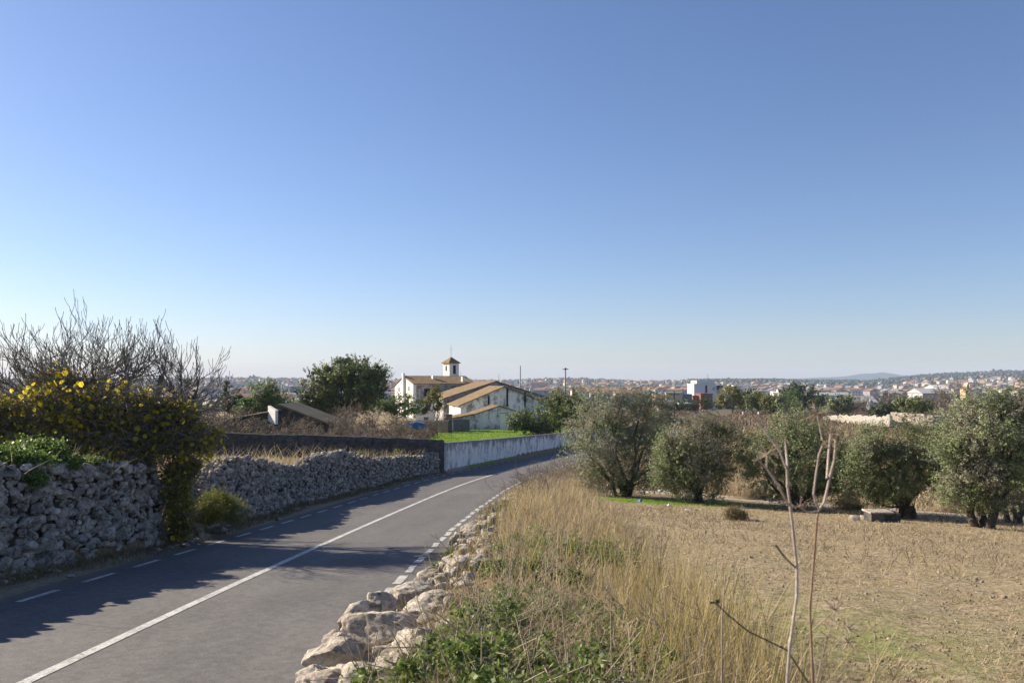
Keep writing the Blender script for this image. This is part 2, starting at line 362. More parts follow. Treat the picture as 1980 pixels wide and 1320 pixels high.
M['bramble'] = leafmat('bramble_leaf', [(.02, .04, .012), (.09, .14, .03), (.20, .27, .06), (.34, .36, .13)], trans=0.4, rough=.55, nscale=3)
M['drygrass'] = leafmat('dry_grass', [(.19, .14, .08), (.36, .275, .165), (.50, .405, .26), (.60, .515, .36)], trans=0.34, rough=.7, nscale=1.3)
M['goldgrass'] = leafmat('golden_stalks', [(.13, .15, .04), (.30, .26, .09), (.44, .33, .15), (.52, .45, .30)], trans=0.34, rough=.6, nscale=2.2)
M['greengrass'] = leafmat('green_grass', [(.12, .20, .02), (.21, .34, .03), (.32, .44, .05)], trans=.35, rough=.6, nscale=.6)
M['scrub'] = leafmat('dry_scrub', [(.07, .055, .028), (.15, .115, .055), (.24, .19, .09), (.12, .13, .05)], trans=.25, nscale=.35)
M['redscrub'] = leafmat('brown_vines', [(.07, .045, .03), (.16, .11, .075), (.25, .19, .12)], trans=.2, nscale=.2)
M['mountwood'] = simple('mountain_scrub', (.02, .03, .02), (.05, .06, .035), .02, bump=0)
M['farwood'] = leafmat('far_tree', [(.02, .03, .018), (.035, .05, .028), (.06, .075, .035)], trans=0, nscale=.01)
# ================================================================ GROUND
def axis(pts):
    out = []
    for a, b, s in pts: out += list(np.arange(a, b, s))
    return np.array(out + [pts[-1][1]])
xs = axis([(-420, -60, 12), (-60, -14, 1.5), (-14, 12, .22), (12, 40, .6), (40, 100, 3), (100, 420, 12)])
ys = axis([(-120, -6, 4), (-6, 3, .5), (3, 40, .22), (40, 70, .5), (70, 150, 1.6), (150, 420, 6)])
X, Y = np.meshgrid(xs, ys); Z = G(X, Y)
soilm = sm(0, .8, X - strip_edge(Y)) * (1 - sm(-.5, 1.2, Y - (36.5 - .34 * (X - 4)).clip(28.5, 40))) * (Y < 45) * (X > 0)
Z = Z + soilm * (n2(X, Y, 3.2, 3, 21) * .035 + np.maximum(0, n2(X, Y, 1.6, 2, 22)) * .05)
def grid(name, X, Y, Z, mat, attrs, hole=None):
    ny, nx = X.shape; V = np.stack([X, Y, Z], -1).reshape(-1, 3); i = np.arange(ny * nx).reshape(ny, nx)
    Fc = np.stack([i[:-1, :-1], i[:-1, 1:], i[1:, 1:], i[1:, :-1]], -1).reshape(-1, 4)
    if hole is not None: Fc = Fc[~hole[:-1, :-1].reshape(-1)]
    o = mk(name, V, Fc, mat, None, True)
    for k, v in attrs.items():
        a = o.data.attributes.new(k, 'FLOAT', 'POINT'); a.data.foreach_set('value', np.broadcast_to(v, X.shape).astype(np.float32).ravel())
    return o
green = np.exp(-((Y - 34.5) / 1.6) ** 2 - ((X - 6.5) / 3.4) ** 2) * 1.3 + .42 * np.exp(-((Y - 8.2) / 2.2) ** 2 - ((X - 3.2) / 1.6) ** 2) * (X > 1.5) + .16 * soilm
green = green + .65 * ((X < -10) & (Y < 35)) + .9 * ((Y > 56) & (Y < 100) & (X < 0) & (X > -40)) * (n2(X, Y, .06, 2, 4) > -.1)
green = green + .5 * sm(42, 50, Y) * sm(.05, .3, n2(X, Y, .03, 2, 31)) * (X > 5)
lawnx = (X > -11 + 0 * X) & (Y > 53) & (Y < 128) & (X < estwx(Y) - .2 - .9 * (Y > 66))
green = np.where(lawnx, 1.6, green)
dirt = .8 * sm(.55, 0, np.abs(np.abs(X - xc(Y)) - 3.35)) * (Y < 60) + .0 * X
dist = np.hypot(X, Y)
g = grid('ground', X, Y, Z, M['ground'], {'soil': soilm, 'green': np.clip(green, 0, 1.6), 'dirt': dirt, 'far': sm(230, 400, dist)}); tag(g, kind='structure')
# far land, all round
th = np.concatenate([np.linspace(-40, 40, 320), np.linspace(44, 316, 90)]); th = np.append(th, 320)
rr = np.concatenate([np.linspace(300, 420, 4), np.geomspace(450, 4200, 60), [4800, 5500, 6500, 8000]])
TH, RR = np.meshgrid(np.radians(th), rr); X2 = np.sin(TH) * RR; Y2 = np.cos(TH) * RR; Z2 = F(X2, Y2)
Z2 = Z2 - 4 * ((np.abs(X2) < 424) & (Y2 < 424) & (Y2 > -124))
h2 = grid('hills', X2, Y2, Z2, M['ground'], {'soil': 0 * X2, 'green': 0 * X2, 'dirt': 0 * X2, 'far': 1 + 0 * X2}); tag(h2, kind='structure')
# one distant mountain ridge
mt = [(1480, 737), (1550, 731), (1600, 729), (1640, 727.5), (1668, 721.5), (1690, 721), (1704, 718.8), (1722, 721.5), (1740, 724.5), (1765, 725), (1800, 728), (1870, 731), (1950, 738)]
pxs = np.linspace(1440, 2000, 90); dep = np.linspace(6400, 8200, 20)
PX, DD = np.meshgrid(pxs, dep); hgt = (738 - np.interp(PX, [p[0] for p in mt], [p[1] for p in mt])) / FP * 7300
X3 = (PX - 990) / FP * 7300 + (DD - 7300) * .15; Z3 = -40 + (hgt + 40) * np.exp(-((DD - 7300) / 480) ** 2) + n2(X3, DD, .004, 4, 8) * 8 * np.exp(-((DD - 7300) / 480) ** 2)
mh = grid('mountain', X3, DD, Z3, M['mountwood'], {'soil': 0 * X3, 'green': 0 * X3, 'dirt': 0 * X3, 'far': 1 + 0 * X3}); tag(mh, kind='structure')

# ================================================================ ROAD
def ribbon(name, y0, y1, o0, o1, dz, mat, step=.5, edge=None):
    yy = np.arange(y0, y1 + 1e-6, step); dx = np.gradient(xc(yy), yy); nl = np.sqrt(1 + dx * dx)
    cols = []
    no = 2 if edge is None else 2
    for o in (o0, o1):
        off = o + (0 if edge is None else edge * n2(yy, yy * 0 + o, 1.3, 3, 2))
        cols.append(np.stack([xc(yy) + off / nl, yy - off * dx / nl, zr(yy - off * dx / nl) + dz - .003 * 0], 1))
    V = np.concatenate(cols); n = len(yy); i = np.arange(n - 1)
    Fc = np.stack([i, i + n, i + n + 1, i + 1], 1)
    return V, Fc
yy = np.arange(-60, 150.1, .5); dx = np.gradient(xc(yy), yy); nl = np.sqrt(1 + dx * dx); offs = np.linspace(-3.12, 3.12, 27); rows = []
for k_, o in enumerate(offs):
    off = o + (.10 * n2(yy, yy * 0 + o, 1.3, 3, 2) if k_ in (0, 26) else 0); rows.append(np.stack([xc(yy) + off / nl, yy - off * dx / nl, zr(yy - off * dx / nl)], 1))
V = np.concatenate(rows); n = len(yy); i = np.arange(n - 1); Fc = np.concatenate([np.stack([i + k_ * n, i + n + k_ * n, i + n + 1 + k_ * n, i + 1 + k_ * n], 1) for k_ in range(26)])
rd = tag(mk('road', V, Fc, M['asphalt'], None, True), kind='structure'); at_ = rd.data.attributes.new('off', 'FLOAT', 'POINT'); at_.data.foreach_set('value', np.repeat(offs, n).astype(np.float32))
V, Fc = ribbon('c', -60, 150, -.075, .065, .006, None, .5); tag(mk('centre_line_marking', V, Fc, M['paint']), kind='structure')
def dashes(name, off, y0, y1, on_, gap, wd, jit=0):
    Vs, Fs, n = [], [], 0; y = y0
    while y < y1:
        V, Fc = ribbon('d', y, y + on_, off - wd / 2, off + wd / 2, .006, None, on_ / 4, jit); Vs.append(V); Fs.append(Fc + n); n += len(V); y += on_ + gap
    tag(mk(name, np.concatenate(Vs), np.concatenate(Fs), M['paint']), kind='structure')
dashes('edge_marking', -2.68, 5.1, 90, 1.05, .95 * .8, .11)
dashes('edge_marking', 2.72, 5.0, 60, .92, .38, .14, .07)

# ================================================================ WALLS
def rubble(name, label, ya, yb, topf, size=(.13, .30), sub=2, th=.55):
    root = thing(name, (float(wallx((ya + yb) / 2)), (ya + yb) / 2, float(zr((ya + yb) / 2))), label, 'stone wall')
    items = []; y = ya
    yy = np.arange(ya, yb + .01, .2); cx = wallx(yy) - th / 2; top = topf(yy); bz = zr(yy) - .25
    core = []
    ins = .12
    A = np.stack([cx + th / 2 - ins, yy, bz], 1); B = np.stack([cx + th / 2 - ins, yy, bz + (top - .12) + .25], 1)
    Cc = np.stack([cx - th / 2 + ins, yy, bz + (top - .12) + .25], 1); Dd = np.stack([cx - th / 2 + ins, yy, bz], 1)
    V = np.concatenate([A, B, Cc, Dd]); n = len(yy); i = np.arange(n - 1); q = []
    for a_, b_ in ((0, 1), (1, 2), (2, 3)): q.append(np.stack([i + a_ * n, i + 1 + a_ * n, i + 1 + b_ * n, i + b_ * n], 1))
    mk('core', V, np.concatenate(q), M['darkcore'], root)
    L = yb - ya
    s0 = (size[0] + size[1]) / 2
    y = ya
    while y < yb:
        h = 0.0; T = float(topf(np.array(y)))
        while h < T:
            s = rng.uniform(*size) * (1.15 if h < T * .35 else .85); sz = np.array([s * .55, s * rng.uniform(.5, .85), s * rng.uniform(.36, .62)])
            yj = y + rng.uniform(-.5, .5) * s0
            T2 = float(topf(np.array(yj)))
            if h < T2:
                xj = float(wallx(yj)) - .09 + rng.uniform(-.10, .06)
                items.append(((xj, yj, float(zr(yj)) + h + .05), sz))
                if h > T2 - .35:
                    for q_ in range(2): items.append(((xj - rng.uniform(.15, th - .1), yj + rng.uniform(-.1, .1), float(zr(yj)) + T2 - rng.uniform(-.03, .12)), sz * rng.uniform(.8, 1.1)))
            h += sz[2] * 1.25
        y += s0 * .72
    rockpile('stones', items, M['wallstone'], root, sub)
    return root
t1 = lambda y: np.interp(y, [0, 12, 14.5, 17, 19.2, 19.6], [2.0, 2.02, 2.0, 1.95, 1.85, 1.6]) + .10 * n2(y, 0 * y, 1.1, 3, 40)
rubble('dry_stone_wall', 'tall rough grey dry stone wall beside the road under the bare fig tree', 7, 19.6, t1, (.08, .31), 3)
t2y = [21.2, 21.8, 23, 24.5, 25.2, 27.0, 28.5, 30.5, 32.5, 35, 37, 39, 42, 45, 49, 51.8]
t2h = [.35, .9, 1.35, 1.75, 1.90, 1.95, 1.75, 1.45, 1.50, 1.80, 1.85, 1.6, 1.35, 1.25, 1.2, 1.2]
t2 = lambda y: np.interp(y, t2y, t2h) + .16 * n2(y, 0 * y, .8, 3, 44)
rubble('dry_stone_wall', 'long uneven dry stone wall with bumpy top running to the white wall corner', 21.2, 51.8, t2, (.11, .29))
# rubble in the broken gap and a leftover stub
st = thing('wall_stub', (-7.9, 20.2, float(zr(20.2))), 'narrow remaining stub of stone wall in the gap below the vines', 'wall stub')
its = []
for k in range(60):
    y_ = 20.35 + rng.uniform(-.16, .16); its.append(((-8.15 + rng.uniform(-.25, .12), y_, float(zr(y_)) + rng.uniform(0, 1.0)), rng.uniform(.08, .16, 3)))
rockpile('stones', its, M['wallstone'], st)
its = []
for k in range(260):
    y_ = rng.uniform(4, 52); its.append(((float(wallx(y_)) + abs(rng.normal(0, .3)) + .05, y_, float(zr(y_)) + .0), rng.uniform(.05, .16, 3) * (1, 1, .6)))
for k in range(70):
    y_ = rng.normal(21, .7); u = rng.uniform(-1.7, .5); x_ = -8.3 + u; its.append(((x_, y_, float(G(x_, y_, False)) + .03), rng.uniform(.08, .2, 3)))
tag(rockpile('fallen_stones', its, M['wallstone']), 'small fallen stones along the foot of the left walls', 'rubble', kind='stuff')

def slabwall(name, pts, tops, bots, th, mat, root, cap=None, n=60, rough=.05, seed=1):
    pts = np.array(pts, float); s = np.concatenate([[0], np.cumsum(np.hypot(*np.diff(pts, axis=0).T))]); u = np.linspace(0, s[-1], n)
    c = np.stack([np.interp(u, s, pts[:, 0]), np.interp(u, s, pts[:, 1])], 1); t = norm(np.gradient(c, axis=0)); nrm = np.stack([t[:, 1], -t[:, 0]], 1)
    tp = np.interp(u, s, tops) + rough * n2(u, u * 0, .9, 3, seed); bt = np.interp(u, s, bots)
    rows = []
    K = 8
    for k in range(K + 1): rows.append(np.concatenate([c + nrm * (th / 2 + rough * .5 * n2(u, u * 0 + k * .7, 1.1, 3, seed)[:, None]), (bt + (tp - bt) * k / K)[:, None]], 1))
    rows.append(np.concatenate([c, (tp + .06)[:, None]], 1))
    for k in range(K, -1, -K): rows.append(np.concatenate([c - nrm * th / 2, (bt + (tp - bt) * k / K)[:, None]], 1))
    V = np.concatenate(rows); m = len(rows); i = np.arange(n - 1)
    q = [np.stack([i + a * n, i + 1 + a * n, i + 1 + (a + 1) * n, i + (a + 1) * n], 1) for a in range(m - 1)]
    ends = [tuple(a * n for a in range(m)), tuple(a * n + n - 1 for a in range(m - 1, -1, -1))]
    Fc = [tuple(r) for r in np.concatenate(q).tolist()] + ends
    o = mk(name, V, Fc, mat, root, True)
    hv = np.concatenate([np.full(n, k / K) for k in range(K + 1)] + [np.ones(n)] + [np.full(n, k / K) for k in range(K, -1, -K)]); o.data.attributes.new('hgt', 'FLOAT', 'POINT').data.foreach_set('value', hv.astype(np.float32)); return o
yy = np.arange(52.2, 121, 2.0)
ww = tag(slabwall('estate_wall', [(float(estwx(y)) - .2, y) for y in yy], [float(zr(y)) + 1.84 - .003 * (y - 52) for y in yy], [float(zr(y)) - .3 for y in yy], .4, M['whitewall'], None, n=160, rough=.03, seed=5),
         'long stained white wall curving along the road beside the green lawn', 'wall')
dwt = [(-2.1), -2.83, -3.35, -3.66]
tag(slabwall('estate_wall', [(p[0], p[1]) for p in DW], dwt, [-4.6, -5.0, -5.6, -6.1], .45, M['darkwall'], None, n=120, rough=.12, seed=9),
    'long dark weathered stone wall behind the dry grass, left of the white wall corner', 'wall')
# ================================================================ FARM BUILDINGS
def building(name, label, fr, base, prof, L, wallm, roofm='roof', oh=.35, th=.18, cat='building', group=None):
    """prof: list of (x, z) roofline points in the local frame from left eave to right eave; walls drop to base."""
    root = thing(name, fr(np.array([[0, 0, base]]))[0], label, cat, group)
    x0, x1 = prof[0][0], prof[-1][0]
    MB().prof([(x0, base), (x1, base)] + [(x, z) for x, z in prof[::-1]], 0, L, 0, fr).build('wall', M[wallm], root)
    m = MB()
    for i, ((xa, za), (xb, zb)) in enumerate(zip(prof[:-1], prof[1:])):
        sl = (zb - za) / (xb - xa)
        if i == 0: xa, za = xa - oh, za - oh * sl
        if i == len(prof) - 2: xb, zb = xb + oh, zb + oh * sl
        g_ = .02
        m.prof([(xa, za + g_), (xb, zb + g_), (xb, zb + th), (xa, za + th)], -oh, L + oh * .6, 0, fr)
    m.build('roof', M[roofm], root)
    return root
def windowpart(root, fr, x, z, w_, h, y=0.0, mat='dark', name='window'):
    MB().box((x - w_ / 2, y - .04, z - h / 2), (x + w_ / 2, y + .02, z + h / 2), 0, fr).build(name, M[mat], root)
def sidewin(root, fr, x, y, z, w_, h, mat='dark', name='window'):
    MB().box((x - .04, y - w_ / 2, z - h / 2), (x + .02, y + w_ / 2, z + h / 2), 0, fr).build(name, M[mat], root)
M['dark'] = simple('dark_opening', (.012, .012, .014), (.025, .024, .024), 4, bump=0)
M['brick'] = simple('brick', (.20, .12, .08), (.30, .19, .13), 8)
M['concrete'] = simple('old_concrete', (.14, .13, .12), (.27, .25, .22), 4)
M['metal'] = simple('grey_metal', (.12, .12, .12), (.16, .16, .16), 4, .5, bump=0)
# main barn
fb = frame(-8.1, 130, 0, R(12))
barn = building('barn', 'large whitewashed barn with broad low tiled gable and stained front, nearest the lawn', fb, -8.2,
                [(0, -3.75), (7.0, -.85), (12.5, -2.95)], 16, 'barnwall', cat='barn')
for x_, z_, h in ((4.5, -2.9, 1.3), (7.5, -2.4, 3.0), (10.4, -2.95, 2.6)): windowpart(barn, fb, x_, z_, .28, h, name='wall_slot')
fb2 = frame(-11.9, 143.6, 0, R(12))
building('barn', 'second taller barn with long brown tiled roof just behind the gabled barn', fb2, -8.4, [(0, -3.0), (9.3, .0), (19, -3.0)], 20, 'stainwall', cat='barn')
# annex in front
fa = frame(-5.2, 120, 0, R(14))
ax = building('outbuilding', 'small low white outbuilding with lean tiled roof in front of the barn gable', fa, -7.6, [(-3.6, -5.35), (-.1, -4.75), (3.45, -3.62), (5.7, -4.3)], 5, 'barnwall', oh=.2, cat='outbuilding')
fe = frame(-9.3, 121, 0, R(6))
e2 = building('outbuilding', 'plain whitewashed side shed left of the low outbuilding', fe, -7.6, [(.4, -5.45), (5, -4.7)], 4, 'housewhite', oh=.1, cat='outbuilding')
# farmhouse
fh = frame(-20.3, 170, 0, R(30))
house = building('farmhouse', 'two storey white farmhouse with brown tiled roof and lit gable', fh, -8.6, [(0, 0), (1, 0)], .1, 'housewhite', cat='house')
for c_ in list(house.children): bpy.data.objects.remove(c_)
Wd, Lh, ze, zt = 10.0, 14.2, -.45, 1.05
def profx(m, pts, x0, x1, fr, mi=0):   # polygon in local y-z extruded along x
    V = np.array([(x0, y, z) for y, z in pts] + [(x1, y, z) for y, z in pts], float); n = len(pts)
    Fc = [tuple(range(n - 1, -1, -1)), tuple(range(n, 2 * n))] + [((i + 1) % n, (i + 1) % n + n, i + n, i) for i in range(n)]
    m.add(fr(V), Fc, mi)
m = MB(); profx(m, [(0, -8.6), (Wd, -8.6), (Wd, ze - .5), (5, zt), (0, ze)], 0, Lh, fh); m.build('wall', M['housewhite'], house)
m = MB(); 
for a, b in (((-.45, ze - .13), (5.05, zt + .03)), ((4.98, zt + .03), (Wd + .4, ze - .6))):
    profx(m, [(a[0], a[1] + .02), (b[0], b[1] + .02), (b[0], b[1] + .22), (a[0], a[1] + .22)], -.15, Lh + .3, fh)
rf = m.build('roof', M['roof'], house)
m = MB(); profx(m, [(-.03, -7.6), (0.0, -7.6), (0.0, ze - .25), (-.03, ze - .25)], .7, Lh - .1, fh); m.build('stained_front', M['stainwall'], house)
tag(MB().box((-.45, 4.3, -8.2), (-.002, 5.0, zt + .75), 0, fh).build('buttress', M['housewhite'], house))
MB().box((5.6, 2.6, -.2), (6.3, 3.3, 1.3), 0, fh).build('chimney', M['housewhite'], rf)
MB().box((11.6, .6, -.6), (12.3, 1.3, 1.1), 0, fh).build('chimney', M['housewhite'], rf)
for x_, z_, w_, h in ((3.2, -2.2, 1.5, 1.6), (5.4, -2.6, 1.1, 1.4), (2.0, -4.4, 1.0, 1.2), (8.2, -2.0, .8, .9), (11, -2.0, .8, .9)): windowpart(house, fh, x_, z_, w_, h, y=-.035)
sidewin(house, fh, 0, 2.2, -1.4, .5, .9); sidewin(house, fh, 0, 7.6, -1.6, .5, .8)
f3 = frame(-9.6, 174.2, 0, R(30))
wing = building('house_wing', 'low tiled wing joined to the right end of the farmhouse', f3, -8.6, [(0, -1.0), (4.6, -1.5)], 7, 'housewhite', cat='house wing')
# tower
ft = frame(-13.75, 182, 0, R(38)); tw = thing('bell_tower', (-13.75, 182, -8), 'square white bell tower with pyramid tiled roof above the farmhouse', 'bell tower')
MB().box((0, 0, -8.6), (2.5, 2.5, 4.05), 0, ft).build('wall', M['housewhite'], tw)
m = MB(); V = ft(np.array([(-.3, -.3, 4.08), (2.8, -.3, 4.08), (2.8, 2.8, 4.08), (-.3, 2.8, 4.08), (-.3, -.3, 4.22), (2.8, -.3, 4.22), (2.8, 2.8, 4.22), (-.3, 2.8, 4.22), (1.25, 1.25, 5.55)]))
m.add(V, [(3, 2, 1, 0), (0, 1, 5, 4), (1, 2, 6, 5), (2, 3, 7, 6), (3, 0, 4, 7), (4, 5, 8), (5, 6, 8), (6, 7, 8), (7, 4, 8)]); m.build('roof', M['roof'], tw)
windowpart(tw, ft, 1.3, 2.7, .7, 1.9, name='belfry_opening'); sidewin(tw, ft, 0, 1.3, 3.0, .45, 1.1, name='belfry_opening')
p = ft(np.array([[1.25, 1.25, 0]]))[0]
tubes([(p[0], p[1], 5.5, p[0], p[1], 8.4, .04, .025), (p[0] - .35, p[1], 7.2, p[0] + .35, p[1], 7.2, .025, .025)], 5, 'finial', M['metal'], tw)
# low white wing in front of the farmhouse, left of barns
fl = frame(-18.4, 158, 0, R(-12)); lw = building('outbuilding', 'low white outbuilding with brown roof and small window before the farmhouse', fl, -8.4, [(0, -4.0), (3.5, -3.4), (6.5, -3.9)], 6, 'housewhite', cat='outbuilding')
windowpart(lw, fl, 1.6, -5.6, .9, 1.1)
fl2 = frame(-14.6, 166, 0, R(14)); building('outbuilding', 'small brown roofed lean-to between farmhouse front and the taller barn', fl2, -8.4, [(0, -2.5), (5, -1.2), (6.5, -1.9)], 6, 'housewhite', cat='outbuilding')
# yard walls, pillar, tank, tarpaulin
def yardwall(label, pxa, pxb, d0, d1, ytop, ht, mat, th=.4, name='yard_wall', rough=.08):
    a = P(pxa, ytop, d0); b = P(pxb, ytop, d1)
    return tag(slabwall(name, [a[:2], b[:2]], [a[2], b[2]], [a[2] - ht, b[2] - ht], th, M[mat], None, n=24 if rough < .1 else 90, rough=rough, seed=int(pxa)), label, 'wall')
yardwall('low grey stone wall between the bare orchard and the lawn', 784, 872, 108, 104, 813, 1.9, 'darkwall')
yardwall('short whitewashed wall right of the low outbuilding', 968, 995, 124, 122, 803, 3.0, 'housewhite')
yardwall('pale rubble wall behind the dry field, left of the roofless ruin', 1592, 1722, 200, 160, 804, 2.0, 'wallstone', rough=.5)
def pillar(label, px, d, z0, z1, s, mat, name='gate_pillar'):
    r = thing(name, P(px, 738, d) + (0, 0, z0), label, 'pillar'); x, y = P(px, 738, d)[:2]
    MB().box((x - s / 2, y - s / 2, z0), (x + s / 2, y + s / 2, z1)).build('shaft', M[mat], r)
    MB().box((x - s * .6, y - s * .6, z1), (x + s * .6, y + s * .6, z1 + .12)).build('cap', M['concrete'], r)
pillar('square brick pillar at the end of the low stone wall', 868, 106, -7.5, -4.25, .75, 'brick')
pillar('white gate pillar beside the low outbuilding', 972, 119, -8, -4.5, .8, 'housewhite')
pillar('small brick stump left of the brick pillar, by the grass', 824, 112, -7.5, -4.9, .55, 'brick')
tk = thing('water_tank', P(893, 828, 112), 'grey square concrete tank beside the low outbuilding', 'tank')
ftk = frame(P(878, 0, 112)[0], 112, 0, R(8)); MB().box((0, 0, -7.6), (2.1, 2, -5.15), 0, ftk).build('basin', M['concrete'], tk); MB().box((-.08, -.08, -5.15), (2.18, 2.08, -5.03), 0, ftk).build('rim', M['stalk'], tk)
tp = thing('tarpaulin_shelter', P(804, 828, 100), 'blue tarpaulin covered stack beside the bare orchard', 'tarpaulin')
M['blue'] = simple('blue_tarp', (.03, .12, .26), (.06, .2, .38), 3, .5)
m = MB(); x0 = P(792, 0, 100)[0]; m.box((x0, 100, -6.6), (x0 + 1.7, 101.5, -5.0)); m.build('stack', M['concrete'], tp)
m = MB(); m.prof([(x0 - .1, -5.65), (x0 + 1.8, -5.65), (x0 + 1.8, -5.05), (x0 + .9, -4.85), (x0 - .1, -5.0)], 99.9, 101.6); m.build('cover', M['blue'], tp)
# ivy-grown ruin on the left
M['ruin'] = simple('overgrown_stone', (.05, .042, .033), (.13, .11, .085), 2.5, bump=.8)
fr_ = frame(-31, 82, 0, R(10)); r1 = building('ruined_barn', 'dark overgrown ruined barn with white parapet end and grassy sloping roof', fr_, -8, [(0, -4.4), (7.6, -3.0)], 5, 'ruin', 'ruin', cat='ruin')
fr2 = frame(-23.9, 84, 0, R(-8)); MB().prof([(0, -8), (5.2, -8), (5.2, -4.3), (.2, -2.5)], 0, 5, 0, fr2).build('wall', M['ruin'], r1)
MB().prof([(-.1, -2.5), (.2, -2.42), (5.35, -4.25), (5.35, -4.05), (.2, -2.2)], -.2, 5.2, 0, fr2).build('roof', M['scrub'], r1)
frp = frame(-24.45, 82.9, 0, R(-46)); MB().prof([(0, -3.9), (1.5, -4.2), (1.5, -2.8), (0, -2.38)], 0, .3, 0, frp).build('parapet', M['housewhite'], r1)
# roofless ruin on the right: pale stone box with two square holes
rr_ = thing('roofless_ruin', hit(1760, 830), 'roofless pale stone ruin with two square holes beyond the dry field', 'ruin')
d = 150; xa = P(1722, 0, d)[0]; zt_ = -6.0; m = MB(); fu = frame(P(1722, 0, d + 13)[0], d + 13, 0, R(-66)); wz = -9.4
for x0, x1, z0, z1 in ((0, 1.1, wz, zt_ + .05), (1.1, 1.5, wz, zt_ - .65), (1.1, 1.5, zt_ - .3, zt_ + .1), (1.5, 3.55, wz, zt_ - .02), (3.55, 3.95, wz, zt_ - .8), (3.55, 3.95, zt_ - .45, zt_), (3.95, 7.6, wz, zt_ - .1), (7.6, 9.5, wz, zt_ - .25)):
    m.box((x0, 0, z0), (x1, .5, z1), 0, fu)
m.build('front_wall', M['rock'], rr_)
m = MB(); m.box((0, .502, wz), (.5, 5, zt_ - .1), 0, fu); m.box((9, .502, wz), (9.5, 5, zt_ - .4), 0, fu); m.box((0, 5.003, wz), (9.5, 5.5, zt_ - .5), 0, fu); m.build('rear_wall', M['rock'], rr_)

# ================================================================ TREES
def grow(segs, p, d, L, r, lev, up=.25, jit=.18, kids=(3, 3, 3), ang=.7, rmin=.006, tips=None, decay=.62):
    n = 6; q = p.copy(); dd = d.copy(); pts = [q.copy()]
    for i in range(n):
        dd = dd + rng.normal(0, jit, 3) * .6; dd[2] += up / n * (.5 + 3 * i / n); dd = dd / np.linalg.norm(dd)
        q2 = q + dd * L / n; ra = r * (1 - .6 * i / n); rb = r * (1 - .6 * (i + 1) / n)
        segs.append((*q, *q2, max(ra, rmin), max(rb, rmin))); 
        if lev < len(kids) and i >= 1:
            pk = kids[lev] / (n - 1)
            for _ in range(int(pk) + (rng.random() < pk % 1)):
                ax_ = norm(rng.normal(size=3)); s_ = norm(np.cross(dd, ax_)); nd = dd * math.cos(ang) + s_ * math.sin(ang)
                grow(segs, q2.copy(), norm(nd), L * decay * rng.uniform(.75, 1.15), rb * .62, lev + 1, up, jit, kids, ang, rmin, tips, decay)
        q = q2
    if tips is not None: tips.append(q.copy())
def limb(segs, a, b, r0, r1, sag=.12, n=6, wig=.06):
    a = np.asarray(a, float); b = np.asarray(b, float); L = np.linalg.norm(b - a); pts = []
    off = rng.normal(0, wig * L, 3)
    for i in range(n + 1):
        t = i / n; p = a + (b - a) * t + off * math.sin(math.pi * t) + np.array([0, 0, sag * L * math.sin(math.pi * t) * (.5)]) + (rng.normal(0, .02 * L, 3) if 0 < i < n else 0)
        pts.append(p)
    for i in range(n): segs.append((*pts[i], *pts[i + 1], r0 + (r1 - r0) * i / n, r0 + (r1 - r0) * (i + 1) / n))
    return pts
def crownpts(C, Rr, n, ncl, cr, shell=.35):
    vol = (Rr.prod(1)) ** (.72); pr = vol / vol.sum(); K = rng.choice(len(C), ncl, p=pr)
    cc = C[K] + rdir(ncl) * Rr[K] * (rng.uniform(0, 1, (ncl, 1)) ** shell)
    wt = rng.uniform(.2, 1, ncl) ** 1.5; wt /= wt.sum(); k2 = rng.choice(ncl, n, p=wt)
    return cc[k2] + rng.normal(0, 1, (n, 3)) * cr * rng.uniform(.4, 1.25, (ncl, 1))[k2] * [1, 1, .8], cc
GR = 1.2
